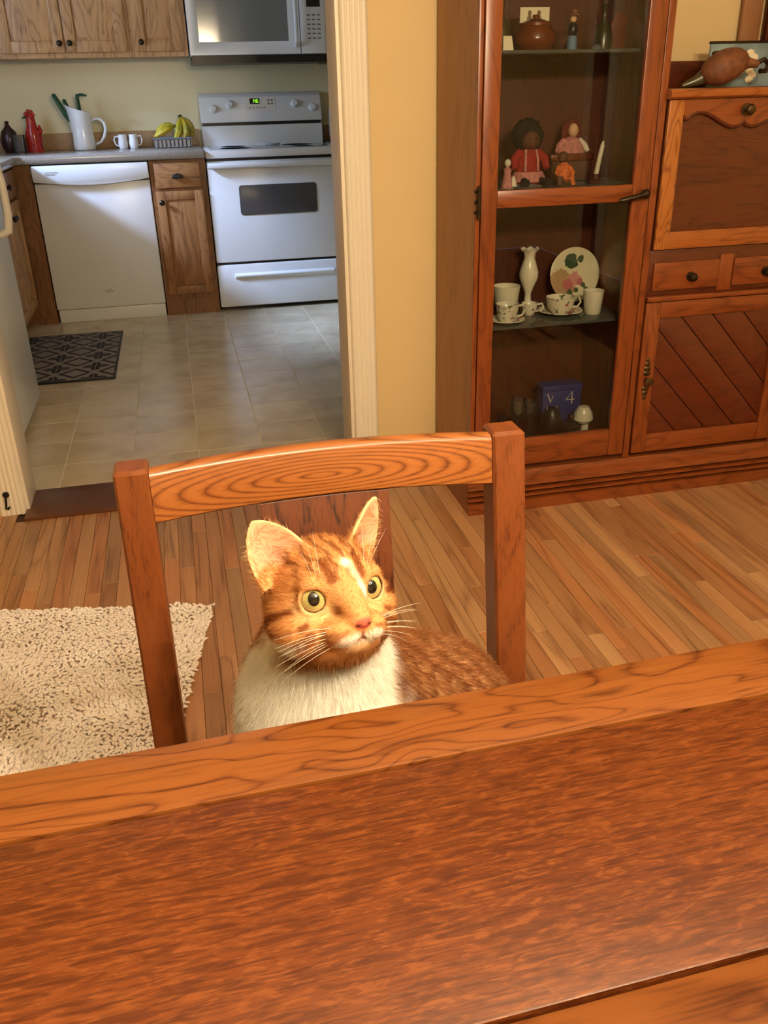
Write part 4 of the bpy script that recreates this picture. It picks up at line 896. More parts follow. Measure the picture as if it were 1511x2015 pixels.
t = thing('mushroom_figurine', 'white mushroom-shaped figurine on the lowest shelf', 'figurine', (1.262, 2.55, Z)); bm = bmesh.new(); lathe(bm, [(0, 0), (.016, 0), (.013, .03), (.014, .06), (0, .062)], (1.262, 2.55, Z), 16); obj('stem', bm, 'bone_china', t); bm = bmesh.new(); lathe(bm, [(0, .055), (.026, .052), (.034, .062), (.030, .085), (.018, .104), (0, .110)], (1.254, 2.55, Z), 20); obj('cap', bm, 'bone_china', t)
t = thing('bottle', 'small dark bottle at the lower left behind the chair post', 'bottle', (.955, 2.53, Z)); bm = bmesh.new(); lathe(bm, [(0, 0), (.024, 0), (.026, .03), (.020, .055), (.012, .07), (.012, .092), (0, .094)], (.955, 2.53, Z), 18); obj('body', bm, 'appliance_black', t); bm = bmesh.new(); lathe(bm, [(.014, .092), (.014, .106), (0, .107)], (.955, 2.53, Z), 12); obj('stopper', bm, 'appliance_black', t)
for x_, y_, h, r, lab in ((1.025, 2.56, .15, .030, 'tall clear stemmed glass on the lowest shelf'), (1.085, 2.61, .12, .028, 'shorter clear glass beside the blue box')):
    t = thing('stemmed_glass', lab, 'glass', (x_, y_, Z), 'clear glasses on the lowest shelf'); bm = bmesh.new(); lathe(bm, [(0, 0), (r*.9, 0), (r*.9, .003), (.004, .008), (.004, h*.45), (r*.7, h*.55), (r, h*.75), (r*.85, h), (r*.80, h), (r*.93, h*.75), (r*.6, h*.58), (0, h*.5)], (x_, y_, Z), 22); obj('goblet', bm, 'clear_glass', t, 60)
# top glass shelf (z 1.326)
Z = 1.3265
t = thing('bean_pot', 'glossy brown lidded pot on the top glass shelf', 'pot', (1.03, 2.58, Z)); bm = bmesh.new(); lathe(bm, [(0, 0), (.042, 0), (.056, .018), (.058, .036), (.046, .056), (.044, .060), (0, .060)], (1.03, 2.58, Z), 28); obj('body', bm, 'brown_glaze', t); bm = bmesh.new(); lathe(bm, [(.047, .061), (.046, .068), (.020, .078), (.008, .080), (.010, .088), (0, .090)], (1.03, 2.58, Z), 24); obj('lid', bm, 'brown_glaze', t)
t = thing('photo_card', 'cream card with two small drawn figures behind the brown pot', 'card', (1.06, 2.65, Z)); bm = bmesh.new(); bx(bm, 1.010, 1.098, 2.648, 2.651, Z, Z+.112, .0008); obj('card', bm, 'paper', t)
bm = bmesh.new()
for x_ in (1.038, 1.066):
    for dz, rx_, rz_ in ((.098, .006, .007), (.082, .008, .012), (.066, .006, .010)): ball(bm, (x_, 2.648, Z+dz), (rx_, .0006, rz_), 10)
obj('drawn_figures', bm, 'paper_ink', t)
bm = bmesh.new(); prism(bm, [(.905, Z), (.935, Z), (.928, Z+.034), (.905, Z+.034)], 2.49, 2.493, 'Y'); single('place_card', bm, 'paper', 'small blank cream card at the left front of the top shelf', 'card')
bm = bmesh.new(); lathe(bm, [(0, 0), (.026, 0), (.028, .05), (.024, .07), (.010, .085), (.010, .125), (0, .126)], (.935, 2.60, Z), 18); single('bottle', bm, 'olive_glaze', 'dark olive bottle at the left of the top glass shelf', 'bottle')
t = thing('figurine', 'small standing figurine in blue skirt and black jacket with brown hat', 'figurine', (1.128, 2.55, Z)); cx, cy = 1.128, 2.55
bm = bmesh.new(); lathe(bm, [(0, 0), (.014, 0), (.013, .03), (.010, .036), (0, .037)], (cx, cy, Z), 14); obj('skirt', bm, 'blue_cloth', t); bm = bmesh.new(); lathe(bm, [(.010, .034), (.014, .045), (.013, .06), (.006, .068), (0, .069)], (cx, cy, Z), 14); obj('jacket', bm, 'appliance_black', t)
bm = bmesh.new(); ball(bm, (cx, cy, Z+.076), (.009, .009, .010), 12); obj('head', bm, 'doll_skin', t); bm = bmesh.new(); lathe(bm, [(.020, .083), (.018, .087), (.010, .089), (.008, .098), (0, .099)], (cx+.003, cy, Z), 16); obj('hat', bm, 'figure_brown', t)
bm = bmesh.new(); lathe(bm, [(0, 0), (.026, 0), (.024, .004), (.010, .03), (.004, .04), (.006, .05), (0, .052)], (1.155, 2.62, Z), 18); single('hand_bell', bm, 'doll_brown', 'small dark hand bell right of the standing figurine', 'bell')
bm = bmesh.new(); lathe(bm, [(0, 0), (.012, 0), (.013, .004), (.007, .010), (0, .013)], (1.180, 2.50, Z), 14); single('thimble_dish', bm, 'grey_wire', 'tiny shiny silver trinket at the front of the top shelf', 'trinket')
t = thing('cruet', 'greenish glass cruet at the right of the top shelf', 'bottle', (1.225, 2.56, Z)); bm = bmesh.new(); lathe(bm, [(0, 0), (.026, 0), (.027, .03), (.020, .055), (.008, .075), (.008, .10), (.012, .108), (0, .108)], (1.225, 2.56, Z), 20); obj('body', bm, 'olive_glaze', t); bm = bmesh.new(); ball(bm, (1.225, 2.56, Z+.122), (.010, .010, .015), 10); obj('stopper', bm, 'clear_glass', t)
bm = bmesh.new(); prism(bm, [(1.262, Z), (1.335, Z), (1.335, Z+.09), (1.300, Z+.10)], 2.64, 2.66, 'Y', .002); single('wooden_plaque', bm, 'brown_glaze', 'dark wooden plaque leaning at the right end of the top shelf', 'plaque')

# ------------------------------------------------------------------ dining table
TZ = .76
tb = thing('dining_table', 'large oak dining table with framed quarter-sawn top in the foreground', 'table', (.15, .115, 0), rz=math.radians(1.2), local=True)
def board(name, x0, x1, y0, y1, m_, off=0):
    bm = bmesh.new(); bx(bm, x0, x1, y0, y1, TZ-.026, TZ, .0018); o = obj(name, bm, m_, tb); return o
board('border_board', -.75, .75, .3972, .470, 'table_border'); board('centre_panel', -.67, .67, .1822, .3940, 'table_panel'); board('border_board', -.75, .75, .1045, .1790, 'table_border')
board('border_board', -.75, .75, .027, .1030, 'table_border'); board('centre_panel', -.67, .67, -.1885, .0255, 'table_panel'); board('border_board', -.75, .75, -.2635, -.190, 'table_border')
for s in (-1, 1):
    for a, b_ in ((.1810, .3950), (-.1885, .0255)): board('end_board', min(s*.672, s*.75), max(s*.672, s*.75), a, b_, 'table_border')
box('sub_frame', -.70, .70, -.23, .44, TZ-.034, TZ-.0262, 'chair_splat', tb)
for y_ in (-.215, .425): box('apron', -.64, .64, y_-.012, y_+.012, .655, TZ-.034, 'chair_wood', tb, .003)
for x_ in (-.655, .655): box('apron', x_-.012, x_+.012, -.20, .41, .655, TZ-.034, 'chair_wood', tb, .003)
for x_ in (-.64, .64):
    for y_ in (-.20, .41):
        bm = bmesh.new(); bx(bm, x_-.038, x_+.038, y_-.038, y_+.038, 0, TZ-.034, .006); obj('leg', bm, 'chair_wood', tb)

# ------------------------------------------------------------------ chair
chr_ = thing('dining_chair', 'stained oak dining chair with wide top rail and single splat, cat sitting on it', 'chair', (.137, .70, 0))
def yp(z): return .918-.146*(.865-z) if z > .45 else .8574+(.45-z)*.10
def post(x0, x1, nm):
    bm = bmesh.new(); rings = []
    zs = [0, .22, .45, .60, .75, .861, .865]
    for i, z in enumerate(zs):
        ins = .004 if i == len(zs)-1 else 0; d = .040
        w_ = .003
        y = yp(z); r = [(x0+w_+ins, y+ins), (x1-w_-ins, y+ins), (x1-ins, y+w_+ins), (x1-ins, y+d-ins), (x0+ins, y+d-ins), (x0+ins, y+w_+ins)]
        rings.append([bm.verts.new((a, b, z)) for a, b in r])
    for A, B in zip(rings, rings[1:]):
        for k in range(6): bm.faces.new((A[k], A[(k+1) % 6], B[(k+1) % 6], B[k]))
    bm.faces.new(rings[0][::-1]); bm.faces.new(rings[-1]); obj('back_post', bm, 'chair_wood', chr_, 30)
post(-.102, -.064, 'l'); post(.337, .378, 'r')
def bowed(name, x0, x1, z0, z1, th, bow, off, m_, top_round=.006):
    bm = bmesh.new(); n = 24; rings = []
    for i in range(n+1):
        u = i/n; x_ = x0+(x1-x0)*u; dy = bow*(1-(2*u-1)**2)+off
        def P(dd, z): return bm.verts.new((x_, yp(z)+dy+dd, z))
        c = top_round
        rings.append([P(0, z0+.002), P(0, z1-c), P(c*.3, z1-c*.3), P(c, z1), P(th-c, z1), P(th-c*.3, z1-c*.3), P(th, z1-c), P(th, z0+.002), P(th-.002, z0), P(.002, z0)])
    for A, B in zip(rings, rings[1:]):
        k_ = len(A)
        for k in range(k_): bm.faces.new((A[k], A[(k+1) % k_], B[(k+1) % k_], B[k]))
    bm.faces.new(rings[0][::-1]); bm.faces.new(rings[-1]); return obj(name, bm, m_, chr_, 40)
bowed('top_rail', -.0635, .3365, .801, .861, .022, .026, .004, 'chair_rail'); M['chair_rail'].node_tree
bowed('splat', .057, .213, .455, .800, .010, .004, .030, 'chair_splat', .002)
bm = bmesh.new(); prism(bm, [(-.085, .455), (.36, .455), (.372, .50), (.350, .845), (-.076, .845), (-.098, .50)], .432, .459, 'Z', .006); obj('seat', bm, 'chair_wood', chr_)
for x_ in (-.062, .336):
    bm = bmesh.new(); bx(bm, x_-.018, x_+.018, .475, .511, 0, .432, .004); obj('front_leg', bm, 'chair_wood', chr_)
    box('side_stretcher', x_-.008, x_+.008, .511, .872, .19, .22, 'chair_wood', chr_, .002); box('side_apron', x_-.009, x_+.009, .511, .858, .375, .432, 'chair_wood', chr_, .002)
box('front_apron', -.044, .318, .482, .50, .375, .432, 'chair_wood', chr_, .002); box('rear_apron', -.062, .336, .858, .876, .375, .432, 'chair_wood', chr_, .002); box('cross_stretcher', -.054, .328, .68, .70, .195, .215, 'chair_wood', chr_, .002)

# ------------------------------------------------------------------ shaggy rug
RW, RD = 1.0, .82
ang = math.radians(-11.9); cu, cv = Vector((math.cos(ang), math.sin(ang), 0)), Vector((-math.sin(ang), math.cos(ang), 0))
centre = Vector((-.019, 2.047, 0))-cu*RW/2-cv*RD/2
rug = thing('shag_rug', 'cream shaggy chenille rug on the wooden floor left of the chair', 'rug', centre, rz=ang, local=True)
bm = bmesh.new(); bx(bm, -RW/2+.008, RW/2-.008, -RD/2+.008, RD/2-.008, .0005, .006, .002); obj('backing', bm, 'rug_back', rug)
sp_ = .0076
gx, gy = np.meshgrid(np.arange(-RW/2+.004, RW/2-.003, sp_), np.arange(-RD/2+.004, RD/2-.003, sp_)); gx = gx.ravel(); gy = gy.ravel(); nT = len(gx)
gx = gx+np.random.uniform(-.0035, .0035, nT); gy = gy+np.random.uniform(-.0035, .0035, nT)
swirl = np.sin(gx*14+np.sin(gy*9)*1.5)*1.6+np.sin(gy*17-gx*6)*1.2-1.2
az = swirl+np.random.normal(0, .55, nT); lean = np.random.uniform(.45, 1.05, nT); ln = np.random.uniform(.014, .021, nT); rad = np.random.uniform(.0036, .0050, nT)
keep = np.random.rand(nT) > .03
# a few worn gaps where the dark backing shows
for gx0, gy0, r0 in ((-.10, -.115, .016), (-.04, -.125, .010), (-.16, -.20, .012)): keep &= (gx-gx0)**2+(gy-gy0)**2 > r0**2
gx, gy, az, lean, ln, rad = [a[keep] for a in (gx, gy, az, lean, ln, rad)]; nT = len(gx)
ns, nr = 5, 4
V = np.zeros((nT, nr*ns+1, 3), np.float32)
dirx, diry = np.cos(az), np.sin(az)
for k in range(nr):
    s = k/nr; th_ = lean*s*1.15
    hx = ln*s*np.sin(th_); hz = .004+ln*s*np.cos(th_)*.8
    rr = rad*(.75 if k == 0 else (1.0 if k < nr-1 else .8))
    for j in range(ns):
        a = 2*PI*j/ns
        lx = rr*np.cos(a); ly = rr*np.sin(a)
        V[:, k*ns+j, 0] = gx+(hx+lx*np.cos(th_))*dirx-ly*diry; V[:, k*ns+j, 1] = gy+(hx+lx*np.cos(th_))*diry+ly*dirx; V[:, k*ns+j, 2] = hz-lx*np.sin(th_)
th_ = lean*1.15; V[:, -1, 0] = gx+ln*np.sin(th_)*dirx; V[:, -1, 1] = gy+ln*np.sin(th_)*diry; V[:, -1, 2] = .004+ln*np.cos(th_)*.8
V[:, :, 2] = np.maximum(V[:, :, 2], .001)
q = []
for k in range(nr-1):
    for j in range(ns): q.append((k*ns+j, k*ns+(j+1) % ns, (k+1)*ns+(j+1) % ns, (k+1)*ns+j))
tr = [((nr-1)*ns+j, (nr-1)*ns+(j+1) % ns, nr*ns) for j in range(ns)]
def bulk_mesh(name, V, quads, tris, m_):
    """many equal pieces in one mesh"""
    n, pv = V.shape[0], V.shape[1]; me = bpy.data.meshes.new(name)
    off = (np.arange(n)*pv)[:, None]
    Q = (np.array(quads)[None].reshape(1, -1)+off).reshape(-1) if quads else np.zeros(0, int); T = (np.array(tris)[None].reshape(1, -1)+off).reshape(-1) if tris else np.zeros(0, int)
    loops = np.concatenate([Q, T]).astype(np.int32); nq, nt_ = len(Q)//4, len(T)//3
    me.vertices.add(n*pv); me.vertices.foreach_set('co', V.reshape(-1).astype(np.float32))
    me.loops.add(len(loops)); me.loops.foreach_set('vertex_index', loops); me.polygons.add(nq+nt_)
    st = np.concatenate([np.arange(nq)*4, nq*4+np.arange(nt_)*3]).astype(np.int32); me.polygons.foreach_set('loop_start', st)
    me.update(calc_edges=True); me.validate(); me.polygons.foreach_set('use_smooth', [True]*len(me.polygons)); me.materials.append(M[m_]); return me
o = bpy.data.objects.new('pile', bulk_mesh('pile', V, q, tr, 'rug_tuft')); COL.objects.link(o); o.parent = rug; o['kind'] = 'stuff'

# ------------------------------------------------------------------ the cat: one surface grown from a distance field
HC = np.array([.094, .686, .821]); HS = .0108                     # head centre, metres per head unit
def head_axes(yaw, pit, rol):
    f = np.array([math.sin(yaw)*math.cos(pit), -math.cos(yaw)*math.cos(pit), math.sin(pit)]); x_ = np.array([math.cos(yaw), math.sin(yaw), 0.])
    z = np.cross(f, x_); c, s = math.cos(rol), math.sin(rol)
    return np.array([c*x_+s*z, f, -s*x_+c*z]).T
HA = head_axes(math.radians(17.2), math.radians(13.7), math.radians(-4.3))
def to_head(P): return (P-HC) @ HA / HS
def to_world(p): return HC+(np.asarray(p, float) @ HA.T)*HS
def smin(a, b, k):
    h = np.clip(.5+.5*(b-a)/k, 0, 1); return b*(1-h)+a*h-k*h*(1-h)
def smax(a, b, k): return -smin(-a, -b, k)
def ell(p, c, r):
    r = np.array(r, np.float32); q = p-np.array(c, np.float32); k0 = np.sqrt(((q/r)**2).sum(-1)); k1 = np.sqrt(((q/(r*r))**2).sum(-1))
    return k0*(k0-1)/np.maximum(k1, 1e-6)
def capsule(p, a, b, ra, rb):
    a, b = np.array(a, np.float32), np.array(b, np.float32); ab = b-a; t_ = np.clip(((p-a)@ab)/(ab@ab), 0, 1)
    return np.sqrt(((p-a-t_[..., None]*ab)**2).sum(-1))-(ra+(rb-ra)*t_)
EYE = {s: np.array([2.5*s, 2.86, .5]) for s in (-1, 1)}; EYER = 1.2
EYED = {s: np.array([.28*s, .95, .10])/np.linalg.norm([.28, .95, .10]) for s in (-1, 1)}
def unit(v): v = np.array(v, float); return v/np.linalg.norm(v)
EARS = {}
for s, base, tip, w_, hw in ((-1, (-3.5, -.7, 3.0), (-5.5, -1.3, 6.9), (-.30, .92, .25), 2.6), (1, (3.4, -.6, 3.3), (6.0, -.9, 7.2), (.62, .78, .05), 2.25)):
    base, tip = np.array(base), np.array(tip); v_ = unit(tip-base); ww = np.array(w_); ww = unit(ww-v_*(ww@v_)); EARS[s] = (base, v_, ww, np.cross(v_, ww), np.linalg.norm(tip-base), hw)
def ear_uvw(p, s):
    base, v_, ww, uu, Ln, hw = EARS[s]; q = p-base; return q@uu, q@v_, q@ww
def ear_sdf(p, s):
    u, v, w_ = ear_uvw(p, s); Ln, hw = EARS[s][4], EARS[s][5]
    tt = np.clip((v+.9)/(Ln+.9), 0, 1); a = hw*np.power(np.clip(1-tt**2.3, 0, 1), .72)
    cup = .13*u*u+.12*tt*0-.55*(1-tt)*0
    shell = np.abs(w_-cup)-(.13+.10*(1-tt))
    out = (np.abs(u)-a)*.75
    return smax(np.maximum(out, np.maximum(v-Ln, -1.0-v)), shell*.9, .12)
def sd_head(p):
    d = ell(p, (0, -.7, .25), (4.75, 4.9, 4.35))
    for s in (-1, 1):
        d = smin(d, ell(p, (3.05*s, .9, -1.75), (2.65, 2.9, 2.3)), 1.3)
    for s in (-1, 1): d = smin(d, ell(p, (2.35*s, 3.1, 1.85), (1.3, .75, .5)), .6)
    d = smin(d, ell(p, (0, 2.0, 1.5), (3.1, 2.3, 2.2)), 1.2)
    d = smin(d, ell(p, (0, 2.4, -2.6), (2.6, 3.0, 1.7)), 1.2)
    for s in (-1, 1): d = smin(d, ell(p, (2.5*s, 1.7, -3.0), (2.4, 2.6, 1.8)), 1.2)
    d = smin(d, ell(p, (0, 1.5, -3.7), (3.3, 3.2, 1.9)), 1.2)
    d = smin(d, capsule(p, (0, 3.2, 1.5), (0, 5.85, -.75), 1.5, 1.0), 1.2)
    for s in (-1, 1):
        d = smin(d, ell(p, (1.15*s, 5.0, -2.05), (1.60, 1.6, 1.15)), .8)
        d = smin(d, ear_sdf(p, s), .55)
    d = smin(d, ell(p, (0, 4.65, -3.15), (1.5, 1.3, .95)), .5)
    d = smin(d, ell(p, (0, 6.40, -1.05), (.80, .55, .46)), .3)
    d = smax(d, -(capsule(p, (0, 6.75, -1.5), (0, 6.35, -2.35), .09, .12)), .15)        # philtrum
    for s in (-1, 1):
        d = smax(d, -capsule(p, (0, 6.3, -2.5), (1.75*s, 4.9, -3.0), .10, .05), .2)     # mouth line
        d = smax(d, -capsule(p, (.30*s, 6.95, -1.15), (.55*s, 6.7, -1.0), .10, .06), .12)   # nostrils
        e, ed = EYE[s], EYED[s]; q = p-e; h = q@ed; rr = np.sqrt(np.maximum((q*q).sum(-1)-h*h, 0))
        lid = np.sqrt((rr-1.10)**2+(h-.62)**2)-.26
        d = smin(d, lid, .3)
        d = smax(d, -(np.sqrt((q*q).sum(-1))-1.24), .12)
        d = smax(d, -capsule(p, e+ed*.8, e+ed*2.5, .88, 1.0), .1)
        eb, ev, ew, eu, Ln, hw = EARS[s]; d = smax(d, -ell(p, eb+ev*.75+ew*.85, (.75, .75, .9)), .5)   # ear hollow
    return d
def sd_body(P):
    n_a = to_world((0, -1.6, -2.4)).astype(np.float32)
    d = capsule(P, n_a, (.088, .722, .70), .047, .072)
    d = smin(d, ell(P, (.086, .712, .645), (.087, .082, .105)), .03)
    d = smin(d, capsule(P, (.105, .75, .665), (.225, .795, .575), .070, .088), .03)
    d = smin(d, ell(P, (.232, .785, .548), (.092, .080, .088)), .03)
    for x_ in (.048, .126):
        d = smin(d, capsule(P, (x_, .690, .62), (x_+.002, .652, .485), .036, .021), .02)
        d = smin(d, ell(P, (x_+.002, .640, .474), (.021, .030, .015)), .012)
    d = smin(d, ell(P, (.285, .73, .525), (.045, .075, .062)), .02); d = smin(d, ell(P, (.165, .80, .515), (.05, .06, .055)), .02)
    d = smin(d, ell(P, (.275, .66, .474), (.024, .045, .014)), .015)
    tail = [(.20, .845, .478), (.10, .842, .476), (.02, .80, .476), (-.005, .72, .476), (.02, .665, .474)]
    for a, b_ in zip(tail, tail[1:]): d = smin(d, capsule(P, a, b_, .016, .016), .012)
    return np.maximum(d, .4602-P[..., 2])
def sd_cat(P): return smin(sd_head(to_head(P).astype(np.float32))*HS, sd_body(P), .022)
def surface_net(lo, hi, h, fn):
    ax = [np.arange(lo[i], hi[i]+h, h, dtype=np.float32) for i in range(3)]; shp = tuple(len(a) for a in ax)
    Fv = np.empty(shp, np.float32)
    for i in range(0, shp[0], 8):
        g = np.stack(np.meshgrid(ax[0][i:i+8], ax[1], ax[2], indexing='ij'), -1); Fv[i:i+8] = fn(g)
    ins = Fv < 0; c = [slice(None, -1), slice(1, None)]
    cnt = np.zeros(tuple(s-1 for s in shp), np.float32); acc = np.zeros(cnt.shape+(3,), np.float32)
    for a in range(3):
        b_, d_ = [k for k in range(3) if k != a]
        for ob in (0, 1):
            for od in (0, 1):
                s0 = [None]*3; s1 = [None]*3; s0[a] = c[0]; s1[a] = c[1]; s0[b_] = s1[b_] = c[ob]; s0[d_] = s1[d_] = c[od]
                f0, f1 = Fv[tuple(s0)], Fv[tuple(s1)]; cr = (f0 < 0) != (f1 < 0); tt = np.where(cr, f0/np.where(cr, f0-f1, 1), 0)
                cnt += cr; acc[..., a] += tt; acc[..., b_] += cr*ob; acc[..., d_] += cr*od
    act = cnt > 0; idx = -np.ones(cnt.shape, np.int64); idx[act] = np.arange(act.sum())
    ijk = np.argwhere(act); V = (ijk+acc[act]/cnt[act][:, None])*h+np.array([a[0] for a in ax])
    quads = []
    for a in range(3):
        b_, d_ = (a+1) % 3, (a+2) % 3
        s0 = [slice(1, -1)]*3; s1 = [slice(1, -1)]*3; s0[a] = slice(0, -1); s1[a] = slice(1, None)
        i0, i1 = ins[tuple(s0)], ins[tuple(s1)]
        for flip, mask in ((False, i0 & ~i1), (True, ~i0 & i1)):
            e = np.argwhere(mask); e = e+1; e[:, a] -= 1
            def cellv(ob, od):
                q_ = e.copy(); q_[:, b_] -= ob; q_[:, d_] -= od; return idx[q_[:, 0], q_[:, 1], q_[:, 2]]
            Q = np.stack([cellv(1, 1), cellv(0, 1), cellv(0, 0), cellv(1, 0)], 1); quads.append(Q[:, ::-1] if flip else Q)
    Q = np.concatenate(quads); return V, Q[(Q >= 0).all(1)]
HB = (np.array([-.005, .585, .735]), np.array([.19, .80, .935]))          # head block, fine grid
V1, Q1 = surface_net(HB[0], HB[1], .00165, sd_cat)
V2, Q2 = surface_net(np.array([-.05, .57, .448]), np.array([.36, .90, .80]), .0035, sd_cat)
cen = V2[Q2].mean(1); inside = ((cen > HB[0]+.004) & (cen < HB[1]-.004)).all(1); Q2 = Q2[~inside]
CV = np.concatenate([V1, V2]); CQ = np.concatenate([Q1, Q2+len(V1)])
# only keep the fine block's cut-off rim inside the block
me = bpy.data.meshes.new('cat_body'); me.vertices.add(len(CV)); me.vertices.foreach_set('co', CV.reshape(-1).astype(np.float32))
me.loops.add(CQ.size); me.loops.foreach_set('vertex_index', CQ.reshape(-1).astype(np.int32)); me.polygons.add(len(CQ)); me.polygons.foreach_set('loop_start', (np.arange(len(CQ))*4).astype(np.int32))
me.update(calc_edges=True); me.validate(); me.polygons.foreach_set('use_smooth', [True]*len(me.polygons))

# coat colours as a function of place on the body
GING = np.array(lin((220, 164, 108))); DARK = np.array(lin((136, 76, 36))); CREAM = np.array(lin((240, 202, 150))); WHITE = np.array(lin((253, 250, 242))); PINK = np.array(lin((232, 176, 150))); NOSE = np.array(lin((226, 110, 92))); BODY = np.array(lin((168, 116, 76)))
rng = np.random.default_rng(3)
def vnoise(P, s):
    """cheap smooth noise"""
    Q = P*s; return (np.sin(Q[:, 0]*1.7+np.sin(Q[:, 1]*2.3+1.1)*1.3)+np.sin(Q[:, 1]*1.9+np.sin(Q[:, 2]*2.1+.4)*1.3)+np.sin(Q[:, 2]*2.2+np.sin(Q[:, 0]*1.6+2.0)*1.3))/3
def seg_d(p, a, b):
    a, b = np.array(a, float), np.array(b, float); ab = b-a; t_ = np.clip(((p-a)@ab)/(ab@ab), 0, 1); return np.linalg.norm(p-a-t_[:, None]*ab, axis=1)
def sstep(a, b, x_): t_ = np.clip((x_-a)/(b-a), 0, 1); return t_*t_*(3-2*t_)
def mixv(c, col, f): return c*(1-f[:, None])+np.asarray(col)*f[:, None]
def coat(P):
    p = to_head(P); x_, y_, z_ = p.T; n = len(P); wob = vnoise(p, 2.2)*.28
    c = np.tile(GING, (n, 1)); psph = p/(np.linalg.norm(p, axis=1)[:, None]+1e-6)*5
    # crown streaks
    st = np.sin(x_*5.2+vnoise(p, 1.3)*2.0); c = mixv(c, DARK, sstep(.1, .9, st)*sstep(1.6, 3.2, z_)*sstep(4.6, 3.2, np.abs(x_))*.75)
    # brow marks, eye streaks, cheek stripes
    for s in (-1, 1):
        for a, b_, w0, am in (((1.15*s, 4.0, 2.0), (1.5*s, 3.0, 3.4), .30, .95), ((1.35*s, 5.0, -.4), (1.5*s, 4.6, .0), .26, .8), ((3.7*s, 2.9, .0), (4.7*s, .6, -.9), .22, 1.0), ((4.7*s, .6, -.9), (4.6*s, -1.6, -2.6), .28, .95), ((4.2*s, 2.0, -.3), (5*s, -1, -.4), .10, .5),
                              ((3.2*s, 3.3, -1.2), (4.8*s, .4, -2.0), .18, .95), ((2.9*s, 3.4, -1.9), (4.4*s, .4, -3.2), .32, .95), ((2.2*s, 3.4, -2.6), (3.6*s, .2, -4.2), .30, .8), ((1.2*s, 5.9, -1.5), (2.4*s, 4.6, -1.7), .12, .6), ((1.2*s, 5.9, -1.9), (2.3*s, 4.5, -2.1), .12, .5)):
            d = seg_d(psph, np.array(a)/np.linalg.norm(a)*5, np.array(b_)/np.linalg.norm(b_)*5)+wob*.35; c = mixv(c, DARK, sstep(w0*2.0, w0*.7, d)*am)
        e = EYE[s]+EYED[s]*.8; d = np.linalg.norm((p-e)*np.array([1, .7, 1.0]), axis=1); c = mixv(c, CREAM, sstep(2.0, 1.35, d+wob*.5)*sstep(.9, -.1, z_)*.8)
        d2_ = np.linalg.norm(p-EYE[s], axis=1); rim = sstep(1.46, 1.28, d2_)*np.where(z_ > .5, 1, .6); c = mixv(c, np.array(lin((120, 66, 40))), rim*.9)
    # lower cheeks and throat darker
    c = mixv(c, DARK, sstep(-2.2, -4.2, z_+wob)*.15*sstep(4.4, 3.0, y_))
    # white blaze beside the bridge, white muzzle and chin
    d = np.minimum(seg_d(p, (.25, 3.6, 3.0), (.75, 4.5, 1.4)), seg_d(p, (.75, 4.5, 1.4), (1.15, 4.9, .1))); c = mixv(c, WHITE, sstep(.72, .36, d+wob*.25))
    dm = np.minimum.reduce([np.linalg.norm((p-np.array([.95*s, 5.6, -2.45]))/np.array([1.35, 1.5, .85]), axis=1) for s in (-1, 1)]); c = mixv(c, WHITE, sstep(1.1, .8, dm+wob*.3)*.9)
    c = mixv(c, CREAM, sstep(1.5, .9, np.linalg.norm((p-np.array([0, 5.0, -3.5]))/np.array([1.3, 1.3, .8]), axis=1))*.8)
    c = mixv(c, CREAM, sstep(.9, .3, seg_d(p, (0, 3.8, 1.4), (0, 6.0, -.6)))*.25)
    # ears
    for s in (-1, 1):
        u, v, w_ = ear_uvw(p, s); ear = sstep(.2, 1.2, v)*sstep(3.4, 2.8, np.abs(u))*sstep(2.2, 1.4, np.abs(w_)); inn = ear*(w_ > .13*u*u-.02)
        c = mixv(c, CREAM*.92, ear*.5); c = mixv(c, PINK, inn*.85)
        c = mixv(c, CREAM, ear*sstep(.55, .1, EARS[s][5]*np.power(np.clip(1-np.clip((v+.9)/(EARS[s][4]+.9), 0, 1)**2.3, 0, 1), .72)-np.abs(u))*.7)
        c = mixv(c, PINK*.72, sstep(1.1, .5, np.linalg.norm(p-(EARS[s][0]+EARS[s][1]*.8+EARS[s][2]*.5), axis=1))*.8)
    # body: tabby back, white bib
    isb = np.maximum(sstep(-5.4, -6.1, z_+wob*1.2), sstep(-3.9, -4.6, x_+wob)*sstep(-2.6, -3.6, z_+wob)) ; behind = sstep(.735, .76, P[:, 1]+.02*vnoise(P, 60))
    X, Y, Zw = P.T; body = np.tile(BODY, (n, 1)); sb = np.sin((X*.6+Y)*210+vnoise(P, 40)*2.6); body = mixv(body, DARK*.8, sstep(0, .9, sb)*.65); body = mixv(body, CREAM, sstep(.2, 1, vnoise(P, 190))*.35)
    right = sstep(.150, .170, X+.012*vnoise(P, 45)-(.73-Zw)*.10)
    bib = np.tile(WHITE, (n, 1)); streak = sstep(.018, .006, np.abs(X-.072-(.70-Zw)*.3+.006*vnoise(P, 120)))*sstep(.700, .675, Zw); bib = mixv(bib, BODY, streak*.8)
    bd = mixv(bib, body, np.clip(np.maximum(right, behind), 0, 1))
    far = np.linalg.norm(p, axis=1)
    c = c*(1-isb[:, None])+bd*isb[:, None]
    back = sstep(-3.6, -5.2, y_)*sstep(1, 0, isb); c = mixv(c, BODY, back*.6)
    nose = sstep(.95, .6, np.linalg.norm((p-np.array([0, 6.75, -1.15]))/np.array([1.0, .85, .68]), axis=1))
    c = mixv(c, NOSE, nose)
    for s in (-1, 1):
        c = mixv(c, np.array(lin((96, 40, 30))), sstep(.26, .12, np.linalg.norm((p-np.array([.46*s, 6.70, -1.22]))*np.array([.7, .5, 1.3]), axis=1)))
        c = mixv(c, np.array(lin((150, 84, 70))), sstep(.26, .10, seg_d(p, (0, 6.3, -2.5), (1.5*s, 5.1, -2.95)))*.85)
